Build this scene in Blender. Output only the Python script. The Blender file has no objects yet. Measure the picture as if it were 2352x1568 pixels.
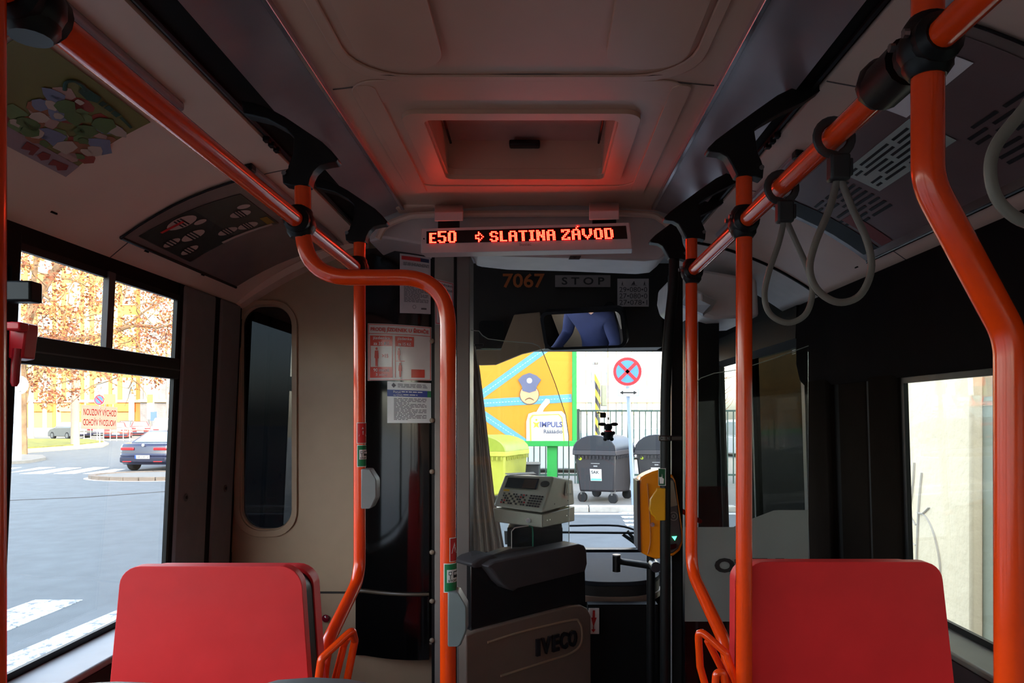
import bpy, bmesh, math, random
from mathutils import Vector, Matrix
from mathutils.geometry import tessellate_polygon
random.seed(7)
C = bpy.context.scene.collection
SC = bpy.context.scene
F, CX, CY, CZ = 1650.0, 1240.0, 955.0, 1.6          # focal length, vanishing point of the bus axis, eye height above the bus floor
ROAD = -0.35
V = Vector
CAM = V((0, 0, CZ))
# ---------------------------------------------------------------- camera, sky, sun, exposure
cd = bpy.data.cameras.new('camera'); cam = bpy.data.objects.new('camera', cd); C.objects.link(cam)
cam.location = CAM; cam.rotation_euler = (math.pi/2, 0, 0)
cd.sensor_width = 36; cd.lens = F/2352*36; cd.shift_x = (1176-CX)/2352; cd.shift_y = (CY-784)/2352
cd.clip_start = 0.02; cd.clip_end = 500
SC.camera = cam
w = bpy.data.worlds.new('sky'); SC.world = w; w.use_nodes = True
nt = w.node_tree; bgn = nt.nodes['Background']
sk = nt.nodes.new('ShaderNodeTexSky'); sk.sky_type = 'NISHITA'; sk.sun_disc = False
SUN_DIR = V((0.62, -0.68, 0.36)).normalized()
sk.sun_elevation = math.asin(SUN_DIR.z); sk.sun_rotation = math.atan2(SUN_DIR.x, SUN_DIR.y)
sk.air_density = 1.0; sk.dust_density = 3.0; sk.ozone_density = 1.0
hs = nt.nodes.new('ShaderNodeHueSaturation'); hs.inputs['Saturation'].default_value = .62
nt.links.new(sk.outputs[0], hs.inputs['Color']); nt.links.new(hs.outputs[0], bgn.inputs[0]); bgn.inputs[1].default_value = 0.60
sl = bpy.data.lights.new('sun', 'SUN'); sl.energy = 1.25; sl.angle = math.radians(0.6); sl.color = (1.0, 0.80, 0.52)
so = bpy.data.objects.new('sun', sl); C.objects.link(so); so.location = (20, -20, 30)
so.rotation_euler = SUN_DIR.to_track_quat('Z', 'Y').to_euler()
SC.view_settings.view_transform = 'Standard'; SC.view_settings.look = 'None'
SC.view_settings.gamma = 1; SC.view_settings.use_curve_mapping = False
SC.view_settings.exposure = 1.66
SC.cycles.max_bounces = 12; SC.cycles.diffuse_bounces = 6; SC.cycles.transparent_max_bounces = 24
SC.cycles.sample_clamp_indirect = 6
SC.cycles.use_denoising = True
# ---------------------------------------------------------------- helpers
def P(px, py, D): return V(((px-CX)*D/F, D, CZ+(CY-py)*D/F))
def ray(px, py): return V(((px-CX)/F, 1.0, (CY-py)/F))
def onplane(px, py, p0, n):
    d = ray(px, py); return CAM + d*((p0-CAM).dot(n)/d.dot(n))
def ground(px, py, z=ROAD):
    D = (CZ-z)*F/(py-CY); return V(((px-CX)*D/F, D, z))
def lin(c):
    return tuple((x/255/12.92 if x/255 <= .04045 else ((x/255+.055)/1.055)**2.4) for x in c)
MATS = {}
def M(name, rgb=None, rough=.5, metal=0., coat=0., noise=(12, .06), bump=None, spec=.5, sheen=0., trans=0.):
    if name in MATS: return MATS[name]
    m = bpy.data.materials.new(name); m.use_nodes = True; t = m.node_tree
    b = t.nodes['Principled BSDF']; c = lin(rgb)
    b.inputs['Roughness'].default_value = rough; b.inputs['Metallic'].default_value = metal
    b.inputs['Coat Weight'].default_value = coat; b.inputs['Coat Roughness'].default_value = .12
    b.inputs['Specular IOR Level'].default_value = spec
    tc = t.nodes.new('ShaderNodeTexCoord')
    n = t.nodes.new('ShaderNodeTexNoise'); n.inputs['Scale'].default_value = noise[0]; n.inputs['Detail'].default_value = 5
    t.links.new(tc.outputs['Object'], n.inputs['Vector'])
    r = t.nodes.new('ShaderNodeValToRGB'); a = noise[1]
    r.color_ramp.elements[0].position = .3; r.color_ramp.elements[1].position = .7
    r.color_ramp.elements[0].color = tuple(x*(1-a) for x in c)+(1,)
    r.color_ramp.elements[1].color = tuple(min(1, x*(1+a)) for x in c)+(1,)
    t.links.new(n.outputs['Fac'], r.inputs[0]); t.links.new(r.outputs[0], b.inputs['Base Color'])
    if bump:
        n2 = t.nodes.new('ShaderNodeTexNoise'); n2.inputs['Scale'].default_value = bump[0]; n2.inputs['Detail'].default_value = 3
        t.links.new(tc.outputs['Object'], n2.inputs['Vector'])
        bp = t.nodes.new('ShaderNodeBump'); bp.inputs['Strength'].default_value = bump[1]; bp.inputs['Distance'].default_value = bump[2] if len(bump) > 2 else .002
        t.links.new(n2.outputs['Fac'], bp.inputs['Height']); t.links.new(bp.outputs[0], b.inputs['Normal'])
    MATS[name] = m; return m
def emis(name, rgb, s):
    if name in MATS: return MATS[name]
    m = bpy.data.materials.new(name); m.use_nodes = True; t = m.node_tree
    for n in list(t.nodes): t.nodes.remove(n)
    e = t.nodes.new('ShaderNodeEmission'); o = t.nodes.new('ShaderNodeOutputMaterial')
    e.inputs[0].default_value = rgb+(1,); e.inputs[1].default_value = s
    t.links.new(e.outputs[0], o.inputs[0]); MATS[name] = m; return m
def glassm(name, tint=(.96, .98, .97), base=.03, edge=.5, rough=0.0, haze=0.0):
    if name in MATS: return MATS[name]
    m = bpy.data.materials.new(name); m.use_nodes = True; t = m.node_tree
    for n in list(t.nodes): t.nodes.remove(n)
    N, L = t.nodes.new, t.links.new
    o = N('ShaderNodeOutputMaterial'); tr = N('ShaderNodeBsdfTransparent'); tr.inputs[0].default_value = tint+(1,)
    g = N('ShaderNodeBsdfGlossy'); g.inputs['Roughness'].default_value = rough; g.inputs[0].default_value = (1, 1, 1, 1)
    lw = N('ShaderNodeLayerWeight'); lw.inputs[0].default_value = .5
    pw = N('ShaderNodeMath'); pw.operation = 'POWER'; pw.inputs[1].default_value = 4; L(lw.outputs['Facing'], pw.inputs[0])
    mu = N('ShaderNodeMath'); mu.operation = 'MULTIPLY_ADD'; mu.inputs[1].default_value = edge; mu.inputs[2].default_value = base
    L(pw.outputs[0], mu.inputs[0])
    mx = N('ShaderNodeMixShader'); L(mu.outputs[0], mx.inputs[0]); L(tr.outputs[0], mx.inputs[1]); L(g.outputs[0], mx.inputs[2])
    if haze > 0:
        d = N('ShaderNodeBsdfDiffuse'); d.inputs[0].default_value = (.8, .85, .9, 1)
        m2 = N('ShaderNodeMixShader'); m2.inputs[0].default_value = haze
        L(mx.outputs[0], m2.inputs[1]); L(d.outputs[0], m2.inputs[2]); L(m2.outputs[0], o.inputs[0])
    else: L(mx.outputs[0], o.inputs[0])
    MATS[name] = m; return m

ORG = {}
def filmm(name, rgb, mix=.6, clear=0.):
    if name in MATS: return MATS[name]
    m = bpy.data.materials.new(name); m.use_nodes = True; t = m.node_tree
    for n in list(t.nodes): t.nodes.remove(n)
    N, L = t.nodes.new, t.links.new
    o = N('ShaderNodeOutputMaterial'); d = N('ShaderNodeBsdfDiffuse'); tr = N('ShaderNodeBsdfTranslucent'); c = lin(rgb)+(1,)
    d.inputs[0].default_value = c; tr.inputs[0].default_value = c
    mx = N('ShaderNodeMixShader'); mx.inputs[0].default_value = mix; L(d.outputs[0], mx.inputs[1]); L(tr.outputs[0], mx.inputs[2]); m3 = N('ShaderNodeMixShader'); tp = N('ShaderNodeBsdfTransparent'); tp.inputs[0].default_value = tuple(x**.3 for x in c[:3])+(1,); m3.inputs[0].default_value = clear; L(mx.outputs[0], m3.inputs[1]); L(tp.outputs[0], m3.inputs[2]); L(m3.outputs[0], o.inputs[0])
    MATS[name] = m; return m
class MB:
    def __init__(s): s.v = []; s.f = []
    def add(s, vs, fs):
        k = len(s.v); s.v += [V(x) for x in vs]; s.f += [tuple(i+k for i in f) for f in fs]; return s
    def hexa(s, p):                                   # p: 4 lower corners in turn, 4 upper corners
        return s.add(p, [(0, 3, 2, 1), (4, 5, 6, 7), (0, 1, 5, 4), (1, 2, 6, 5), (2, 3, 7, 6), (3, 0, 4, 7)])
    def box(s, c, d, rot=None):
        c = V(c); p = []
        for z in (-1, 1):
            for x, y in ((-1, -1), (1, -1), (1, 1), (-1, 1)):
                q = V((x*d[0]/2, y*d[1]/2, z*d[2]/2)); p.append(c + (rot @ q if rot else q))
        return s.hexa(p)
    def ext(s, a, b): a, b = V(a), V(b); return s.box((a+b)/2, [abs(x) for x in (b-a)])
    def prism(s, pts, off, holes=()):
        off = V(off); loops = [[V(p) for p in pts]]+[[V(p) for p in h] for h in holes]
        flat = [p for l in loops for p in l]; n = len(flat)
        tri = tessellate_polygon(loops)
        fs = [tuple(t) for t in tri]+[tuple(reversed([i+n for i in t])) for t in tri]
        k = 0
        for l in loops:
            m = len(l)
            for i in range(m): a, b = k+i, k+(i+1) % m; fs.append((a, b, b+n, a+n))
            k += m
        return s.add(flat+[p+off for p in flat], fs)
    def tube(s, path, r, n=12, closed=False, cap=True, r2=None):
        path = [V(p) for p in path]; m = len(path); rs = r if isinstance(r, (list, tuple)) else [r]*m
        T = []
        for i in range(m):
            a = path[(i-1) % m] if (closed or i > 0) else path[i]; b = path[(i+1) % m] if (closed or i < m-1) else path[i]
            T.append((b-a).normalized())
        u = T[0].orthogonal().normalized()
        if abs(T[0].y) < .9: 
            u = V((0, 1, 0)); u = (u-T[0]*u.dot(T[0])).normalized()
        vs = []
        for i in range(m):
            u = (u-T[i]*u.dot(T[i])).normalized(); w_ = T[i].cross(u)
            for j in range(n):
                a = 2*math.pi*j/n; vs.append(path[i]+u*math.cos(a)*rs[i]+w_*math.sin(a)*(rs[i] if r2 is None else r2))
        fs = []
        for i in range(m if closed else m-1):
            for j in range(n):
                a = i*n+j; b = i*n+(j+1) % n; c = ((i+1) % m)*n+(j+1) % n; d = ((i+1) % m)*n+j; fs.append((a, b, c, d))
        if cap and not closed: fs += [tuple(reversed(range(n))), tuple((m-1)*n+j for j in range(n))]
        return s.add(vs, fs)
    def ball(s, c, r, sc=(1, 1, 1), n=12, rot=None):
        c = V(c); vs = [V((0, 0, 1))]; h = n//2
        for i in range(1, h):
            for j in range(n):
                a, b = math.pi*i/h, 2*math.pi*j/n; vs.append(V((math.sin(a)*math.cos(b), math.sin(a)*math.sin(b), math.cos(a))))
        vs.append(V((0, 0, -1)))
        vs = [V((p.x*sc[0], p.y*sc[1], p.z*sc[2]))*r for p in vs]
        if rot: vs = [rot @ p for p in vs]
        fs = [(0, 1+j, 1+(j+1) % n) for j in range(n)]
        for i in range(h-2):
            for j in range(n):
                a = 1+i*n+j; b = 1+i*n+(j+1) % n; fs.append((a, a+n, b+n, b))
        k = 1+(h-2)*n
        fs += [(k+j, len(vs)-1, k+(j+1) % n) for j in range(n)]
        return s.add([p+c for p in vs], fs)
    def build(s, name, mat, parent=None, bevel=None, smooth=True, org=None, recalc=True, kind=None, label=None, segs=2):
        if parent is not None: o_ = ORG[parent.name]
        elif org is not None: o_ = V(org)
        else:
            xs = [p.x for p in s.v]; ys = [p.y for p in s.v]; zs = [p.z for p in s.v]
            o_ = V(((min(xs)+max(xs))/2, (min(ys)+max(ys))/2, min(zs)))
        me = bpy.data.meshes.new(name); me.from_pydata([p-o_ for p in s.v], [], s.f)
        if recalc:
            bm = bmesh.new(); bm.from_mesh(me); bmesh.ops.recalc_face_normals(bm, faces=bm.faces); bm.to_mesh(me); bm.free()
        me.materials.append(mat)
        if smooth:
            me.polygons.foreach_set('use_smooth', [True]*len(me.polygons)); me.set_sharp_from_angle(angle=math.radians(38))
        me.update()
        o = bpy.data.objects.new(name, me); C.objects.link(o)
        if parent is not None: o.parent = parent
        else: o.location = o_
        ORG[o.name] = o_
        if bevel:
            b = o.modifiers.new('bevel', 'BEVEL'); b.width = bevel; b.segments = segs; b.limit_method = 'ANGLE'; b.angle_limit = math.radians(35)
            b.harden_normals = False
        if kind: o['kind'] = kind
        if label: o['label'] = label
        return o
def tag(o, label, cat, group=None):
    o['label'] = label; o['category'] = cat
    if group: o['group'] = group
    return o
def thing(name, label, cat, loc, group=None):
    o = bpy.data.objects.new(name, None); C.objects.link(o); o.location = V(loc); o.empty_display_size = .05
    ORG[o.name] = V(loc); return tag(o, label, cat, group)
def sroot(name, loc=(0, 0, 0)):
    o = bpy.data.objects.new(name, None); C.objects.link(o); o.location = V(loc); ORG[o.name] = V(loc); o['kind'] = 'structure'; return o
def copy_tree(o, parent=None, d=None):
    c = o.copy(); C.objects.link(c)
    if parent: c.parent = parent
    for ch in list(o.children): copy_tree(ch, c)
    return c
def fillet(pts, rad, n=6):
    pts = [V(p) for p in pts]; out = [pts[0]]
    rads = rad if isinstance(rad, (list, tuple)) else [rad]*len(pts)
    for i in range(1, len(pts)-1):
        p = pts[i]; a = (pts[i-1]-p); b = (pts[i+1]-p); la, lb = a.length, b.length; a.normalize(); b.normalize()
        ang = a.angle(b); t = min(rads[i]/max(math.tan(ang/2), 1e-4), la*.48, lb*.48)
        q0, q1 = p+a*t, p+b*t
        for k in range(n+1):
            s_ = k/n; out.append((q0*(1-s_)+p*s_)*(1-s_)+(p*(1-s_)+q1*s_)*s_)
    out.append(pts[-1]); return out
def smoothpath(pts, n=6, closed=False):
    pts = [V(p) for p in pts]; m = len(pts); out = []
    for i in range(m if closed else m-1):
        p0 = pts[(i-1) % m] if (closed or i) else pts[0]; p1 = pts[i]; p2 = pts[(i+1) % m]; p3 = pts[(i+2) % m] if (closed or i < m-2) else pts[-1]
        for k in range(n):
            t = k/n; out.append(.5*((2*p1)+(p2-p0)*t+(2*p0-5*p1+4*p2-p3)*t*t+(3*p1-p0-3*p2+p3)*t**3))
    if not closed: out.append(pts[-1])
    return out
def rrect(x0, y0, x1, y1, r, n=6):                    # rounded rectangle, list of (x, y)
    out = []
    for cx, cy, a0 in ((x1-r, y1-r, 0), (x0+r, y1-r, 90), (x0+r, y0+r, 180), (x1-r, y0+r, 270)):
        for k in range(n+1):
            a = math.radians(a0+90*k/n); out.append((cx+r*math.cos(a), cy+r*math.sin(a)))
    return out
def pxp(pts, D): return [P(p[0], p[1], p[2] if len(p) > 2 else D) for p in pts]
# text: outlines of the built-in typeface turned into mesh data
TXT = {}
def txt(s_, bold=0.0):
    k = (s_, bold)
    if k in TXT: return TXT[k]
    cu = bpy.data.curves.new('t', 'FONT'); cu.body = s_; cu.resolution_u = 3; cu.offset = bold; cu.fill_mode = 'FRONT'
    ob = bpy.data.objects.new('t', cu); C.objects.link(ob)
    bpy.context.view_layer.update()
    me = bpy.data.meshes.new_from_object(ob.evaluated_get(bpy.context.evaluated_depsgraph_get()))
    vs = [(v.co.x, v.co.y) for v in me.vertices]; fs = [tuple(p.vertices) for p in me.polygons]
    bpy.data.objects.remove(ob); bpy.data.curves.remove(cu); bpy.data.meshes.remove(me)
    TXT[k] = (vs, fs); return TXT[k]
class Surf:
    """A patch in space: corners top-left, top-right, bottom-right, bottom-left; fn may bend it; n points at the viewer."""
    def __init__(s, tl, tr, br, bl, fn=None, n=None):
        s.c = [V(x) for x in (tl, tr, br, bl)]; s.fn = fn
        s.n = n if n else -((s.c[1]-s.c[0]).cross(s.c[0]-s.c[3])).normalized()
        if n is None and s.n.dot(CAM-s.c[0]) < 0: s.n = -s.n
        s.w = ((s.c[1]-s.c[0]).length+(s.c[2]-s.c[3]).length)/2; s.h = ((s.c[3]-s.c[0]).length+(s.c[2]-s.c[1]).length)/2
    def at(s, u, v, o=0):
        p = (s.c[0]*(1-u)+s.c[1]*u)*(1-v)+(s.c[3]*(1-u)+s.c[2]*u)*v
        if s.fn: p = s.fn(p)
        return p+s.n*o
    def sheet(s, mb, t=.002, nx=1, ny=1, u0=0, v0=0, u1=1, v1=1, o=0):
        vs = []; 
        for side in (o+t, o):
            for j in range(ny+1):
                for i in range(nx+1): vs.append(s.at(u0+(u1-u0)*i/nx, v0+(v1-v0)*j/ny, side))
        k = (nx+1)*(ny+1); W = nx+1; fs = []
        for j in range(ny):
            for i in range(nx):
                a = j*W+i; fs += [(a, a+1, a+W+1, a+W), (a+k, a+k+W, a+k+W+1, a+k+1)]
        for i in range(nx): fs += [(i, i+k, i+1+k, i+1), (ny*W+i, ny*W+i+1, ny*W+i+1+k, ny*W+i+k)]
        for j in range(ny): fs += [(j*W, (j+1)*W, (j+1)*W+k, j*W+k), (j*W+nx, j*W+nx+k, (j+1)*W+nx+k, (j+1)*W+nx)]
        mb.add(vs, fs); return mb
    def rect(s, mb, u0, v0, u1, v1, o=.0004, nx=1, ny=1): return s.sheet(mb, .0003, nx, ny, u0, v0, u1, v1, o)
    def poly(s, mb, pts, o=.0008, t=.0003):
        p3 = [V((u*s.w, v*s.h, 0)) for u, v in pts]; tri = tessellate_polygon([p3])
        k = len(pts); a = [s.at(u, v, o+t) for u, v in pts]+[s.at(u, v, o) for u, v in pts]
        mb.add(a, [tuple(x) for x in tri]+[tuple(i+k for i in reversed(x)) for x in tri]+[(i, (i+1) % k, (i+1) % k+k, i+k) for i in range(k)]); return mb
    def disc(s, mb, u, v, r, o=.0008, n=18, ru=None):   # r in metres
        ru = ru or r
        return s.poly(mb, [(u+ru*math.cos(2*math.pi*k/n)/s.w, v+r*math.sin(2*math.pi*k/n)/s.h) for k in range(n)], o)
    def ring(s, mb, u, v, r0, r1, o=.0008, n=24):
        a = []
        for k in range(n):
            c_, s_ = math.cos(2*math.pi*k/n), math.sin(2*math.pi*k/n)
            a += [s.at(u+r0*c_/s.w, v+r0*s_/s.h, o), s.at(u+r1*c_/s.w, v+r1*s_/s.h, o)]
        mb.add(a, [(2*k, 2*k+1, (2*k+3) % (2*n), (2*k+2) % (2*n)) for k in range(n)]); return mb
    def text(s, mb, body, u0, v0, u1, v1, bold=0., o=.001, keep=False, mirror=False, flip=False):
        vs, fs = txt(body, bold)
        if not vs: return mb
        x0 = min(p[0] for p in vs); x1 = max(p[0] for p in vs); y0 = min(p[1] for p in vs); y1 = max(p[1] for p in vs)
        out = []
        for x, y in vs:
            a = (x-x0)/(x1-x0); b = (y1-y)/(y1-y0)
            if mirror: a = 1-a
            if flip: b = 1-b
            out.append(s.at(u0+(u1-u0)*a, v0+(v1-v0)*b, o))
        mb.add(out, fs); return mb
def lines_of_print(su, mb, u0, v0, u1, v1, n, o=.001, fill=.45):
    """rows of print too small to read: short word-long strokes"""
    h = (v1-v0)/n
    for k in range(n):
        u = u0; end = u1 if k % 4 != 3 else u0+(u1-u0)*random.uniform(.4, .8)
        while u < end-.02:
            w_ = random.uniform(.05, .14); su.rect(mb, u, v0+k*h, min(end, u+w_), v0+k*h+h*fill, o); u += w_+.02
# ---------------------------------------------------------------- materials
ORANGE = M('orange enamel', (252, 72, 8), .22, coat=.6, noise=(30, .03))
BLACKP = M('black plastic', (16, 16, 17), .42, noise=(40, .15), bump=(300, .1, .0005), spec=.3)
BLACKG = M('black gloss', (9, 9, 10), .08, coat=.5)
DARK = M('dark grey panel', (82, 75, 74), .55, noise=(20, .06), bump=(400, .15, .0005))
DARKER = M('near black panel', (24, 22, 22), .6, noise=(20, .08), bump=(300, .15, .0005), spec=.1)
BEIGE = M('taupe moulding', (168, 142, 116), .42, noise=(15, .03), bump=(500, .1, .0004))
CEIL = M('warm white ceiling', (214, 172, 148), .38, noise=(6, .03), bump=(3, .15, .004))
COVE = M('off white cove', (226, 194, 176), .36, noise=(6, .03), bump=(4, .12, .003))
SILVER = M('satin aluminium', (170, 162, 165), .32, metal=.6, noise=(5, .1), bump=(2.5, .35, .02))
REDFAB = M('red seat vinyl', (226, 36, 40), .5, noise=(6, .1), bump=(9, .35, .006))
GREYP = M('grey plastic', (120, 124, 124), .45, noise=(30, .04))
WHITEP = M('white plastic', (225, 222, 218), .4, noise=(20, .03))
PAPER = M('white paper', (232, 228, 226), .6, noise=(20, .03))
CHROME = M('chrome', (225, 225, 228), .22, metal=.9)
STEEL = M('brushed steel', (140, 140, 140), .3, metal=.9)
RED = M('red print', (205, 28, 30), .45)
BLUE = M('blue print', (30, 70, 170), .45)
INK = M('black print', (25, 25, 28), .5)
GREEN = M('green print', (12, 120, 70), .45)
GLASS = glassm('window glass')
CLEAR = glassm('clear glass', (.97, .985, .98), .02, .35)
# ================================================================ THE BUS: shell
YB, YF = -6.0, 4.62                                    # rear wall, windscreen
def XL(Z): return -1.218+.0455*Z
def XR(Z): return 1.142-.03*Z
def wall_piece(mb, side, y0, y1, Z0, Z1, t=.014, inset=0.):
    X = XL if side < 0 else XR
    a0, a1 = X(Z0)-side*inset, X(Z1)-side*inset; b0, b1 = a0+side*t, a1+side*t
    return mb.hexa([(a0, y0, CZ+Z0), (b0, y0, CZ+Z0), (b0, y1, CZ+Z0), (a0, y1, CZ+Z0), (a1, y0, CZ+Z1), (b1, y0, CZ+Z1), (b1, y1, CZ+Z1), (a1, y1, CZ+Z1)])
m = MB(); m.ext((-1.29, YB, -.06), (1.22, YF, 0)); m.build('floor', M('grey vinyl floor', (120, 118, 116), .6, noise=(60, .25)), kind='structure')
# roof skin above everything
m = MB(); m.ext((-1.32, YB-.05, CZ+.93), (1.25, YF+.1, CZ+.98)); m.build('ceiling_outer', M('white roof skin', (220, 220, 222), .4), kind='structure')
# centre ceiling with the hatch opening cut through it
ZC = .75
def ceil_pt(px, py, Z=ZC): D = Z*F/(CY-py); return V(((px-CX)*D/F, D, CZ+Z))
HX0, HX1 = -.285, .192; HY0, HY1 = 1.80, 2.235
m = MB()
m.prism([(-.49, YB, CZ+ZC), (.405, YB, CZ+ZC), (.405, 2.56, CZ+ZC), (-.49, 2.56, CZ+ZC)], (0, 0, .02),
        holes=[[(x, y, CZ+ZC) for x, y in rrect(HX0, HY0, HX1, HY1, .02)]])
ceil = m.build('ceiling', CEIL, kind='structure', org=(0, 0, CZ+ZC))
m = MB()                                               # raised rim round the hatch
for r0, zz, tt in ((.06, .012, .03), ):
    m.prism([(x, y, CZ+ZC-zz) for x, y in rrect(HX0-r0, HY0-.045, HX1+r0, HY1+.05, .045)], (0, 0, zz),
            holes=[[(x, y, CZ+ZC-zz) for x, y in rrect(HX0-.006, HY0-.005, HX1+.006, HY1+.005, .02)]])
m.build('hatch_frame', CEIL, ceil, bevel=.008)
m = MB(); m.prism([(x, y, CZ+ZC-.004) for x, y in rrect(HX0-.15, HY0-.20, HX1+.15, HY1+.16, .07)], (0, 0, .004),
        holes=[[(x, y, CZ+ZC-.004) for x, y in rrect(HX0-.11, HY0-.10, HX1+.11, HY1+.10, .06)]])
m.build('pressed_border', CEIL, ceil, bevel=.002)
m = MB(); z0, z1 = CZ+ZC+.0165, CZ+ZC+.107                   # recess walls
m.ext((HX0-.02, HY0-.02, z0+.004), (HX0, HY1+.02, z1)); m.ext((HX1, HY0-.02, z0+.004), (HX1+.02, HY1+.02, z1))
m.ext((HX0, HY0-.02, z0+.004), (HX1, HY0, z1)); m.ext((HX0, HY1, z0+.004), (HX1, HY1+.02, z1))
m.build('hatch_recess', CEIL, ceil)
m = MB(); m.ext((HX0-.02, HY0-.02, z1), (HX1+.02, HY1+.02, z1+.02)); m.build('hatch_lid', M('glossy hatch lid', (200, 150, 140), .18), ceil)
m = MB(); p = P(1205, 331, 2.215); m.box(p, (.095, .035, .018)); m.build('hatch_handle', BLACKP, ceil, bevel=.005)
m = MB()
for x in (HX0+.012, HX1-.012): m.tube([(x, 1.9, z1-.005), (x, 2.2, z0+.07)], .004, 6)
m.build('hatch_stay', BLACKP, ceil)
# long shallow pressings nearer the camera and a joint across
m = MB()
m.prism([(x, y, CZ+ZC-.006) for x, y in rrect(-.425, -1.4, .345, 1.60, .12)], (0, 0, .006), holes=[[(x, y, CZ+ZC-.006) for x, y in rrect(-.40, -1.36, .32, 1.575, .12)]])
m.build('pressed_border', CEIL, ceil, bevel=.003)
for xa, xb in ((-.375, -.20), (.135, .305)):
    m = MB(); m.prism([(x, y, CZ+ZC-.012) for x, y in rrect(xa, -1.2, xb, 1.53, .07)], (0, 0, .012)); m.build('pressed_pad', CEIL, ceil, bevel=.010, segs=4)
m = MB(); m.tube(smoothpath([ceil_pt(765, 205), ceil_pt(1000, 178), ceil_pt(1200, 170), ceil_pt(1400, 175), ceil_pt(1640, 196)], 6), .0022, 6); m.build('ceiling_joint', M('joint brown', (96, 78, 72), .7), ceil)
for sx0 in (-.42, .30):                                # tall pressings beside the hatch
    m = MB(); m.prism([(x, y, CZ+ZC-.006) for x, y in rrect(sx0, 1.62, sx0+.045, 2.40, .02)], (0, 0, .006)); m.build('pressed_rib', CEIL, ceil, bevel=.004)
# satin side channels
for nm, (xa, za, xb, zb) in (('trim_1', (-.49, .75, -.61, .70)), ('trim_2', (.405, .75, .55, .70))):
    m = MB(); m.prism([(xa, YB, CZ+za), (xb, YB, CZ+zb), (xb, YB, CZ+zb+.03), (xa, YB, CZ+za+.03)], (0, 2.60-YB, 0)); t_ = m.build(nm, SILVER, kind='structure')
    s_ = 1 if xa > 0 else -1
    m = MB(); m.ext((xa-.006, YB, CZ+za-.014), (xa+.006, 2.57, CZ+za+.004)); m.build('edge_bead', M('bead aluminium', (190, 180, 185), .25, metal=.8), t_, bevel=.002)
# black slot beside the channels
for nm, (xa, za, xb, zb) in (('trim_3', (-.61, .715, -.69, .70)), ('trim_4', (.55, .715, .60, .71))):
    m = MB(); m.prism([(xa, YB, CZ+za), (xb, YB, CZ+zb), (xb, YB, CZ+zb+.02), (xa, YB, CZ+za+.02)], (0, 2.84-YB, 0)); t_ = m.build(nm, DARKER, kind='structure')
    sgn = -1 if xa < 0 else 1
    m = MB(); m.tube([(xb-sgn*.012, YB, CZ+zb-.002), (xb-sgn*.012, 2.8, CZ+zb-.002)], .006, 6); m.build('cable', BLACKP, t_)
    for k in range(7):
        y = 1.05+k*.035+(0.6 if k > 3 else 0); m = MB(); m.box((xb-sgn*.01, y, CZ+zb-.012), (.016, .018, .012)); m.build('clip', BLACKP, t_, bevel=.002)
# coves
PL = [(-.69, .69), (-.82, .66), (-.97, .60), (-1.10, .52), (-1.2, .44)]
PR = [(.60, .70), (.74, .67), (.90, .61), (1.03, .54), (1.128, .475)]
def prof(pl, x):
    for (a, b), (c, d) in zip(pl, pl[1:]):
        if min(a, c)-1e-6 <= x <= max(a, c)+1e-6: return b+(d-b)*(x-a)/(c-a)
    return pl[0][1] if abs(x) < abs(pl[0][0]) else pl[-1][1]
def fine(pl, n=5): return [(p.x, p.y) for p in smoothpath([V((a, b, 0)) for a, b in pl], n)]
PLf, PRf = fine(PL), fine(PR)
def cove(pl, y0, y1, name, mat, t=.02, parent=None, dz=0):
    m = MB(); n = len(pl); vs = []
    for y in (y0, y1):
        for x, z in pl: vs.append((x, y, CZ+z+dz))
        for x, z in reversed(pl): vs.append((x, y, CZ+z+t+dz))
    N_ = 2*n; fs = [tuple(range(N_)), tuple(reversed(range(N_, 2*N_)))]+[(i, (i+1) % N_, (i+1) % N_+N_, i+N_) for i in range(N_)]
    m.add(vs, fs); return m.build(name, mat, parent, kind=None if parent else 'structure')
cl_ = cove(PLf, YB, 2.86, 'trim_5', COVE); cr_ = cove(PRf, YB, 2.86, 'trim_6', COVE)
rim = [(x, z-.012-.02*math.sin(math.pi*i/(len(PLf)-1))) for i, (x, z) in enumerate(PLf)]
cove(rim, 2.83, 2.90, 'cove_lip', COVE, .03, cl_)
cove(PRf, 2.875, 3.3, 'trim_7', M('pale front cove', (226, 216, 210), .4), dz=-.004)
rim = [(x, z-.008) for x, z in PRf]; cove(rim, 2.862, 2.874, 'cove_lip', DARKER, .03, cr_)
for cv, pl, ys in ((cl_, PLf, (.78, 2.0)), (cr_, PRf, (.6, 1.5, 2.2))):   # joints across the coves
    for y in ys: cove([(x, z-.001) for x, z in pl], y, y+.004, 'cove_joint', M('joint grey', (90, 78, 76), .7), .002, cv)
for cv, sx in ((cl_, -1), (cr_, 1)):                    # little slots near the window edge
    for y in (.95, 1.25, 1.45, 1.7, 2.1, 2.45):
        x = sx*1.15; pl = PLf if sx < 0 else PRf; m = MB(); m.box((x if sx < 0 else 1.08, y, CZ+prof(pl, x if sx < 0 else 1.08)-.001), (.004, .02, .004)); m.build('fixing_slot', DARKER, cv)
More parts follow.
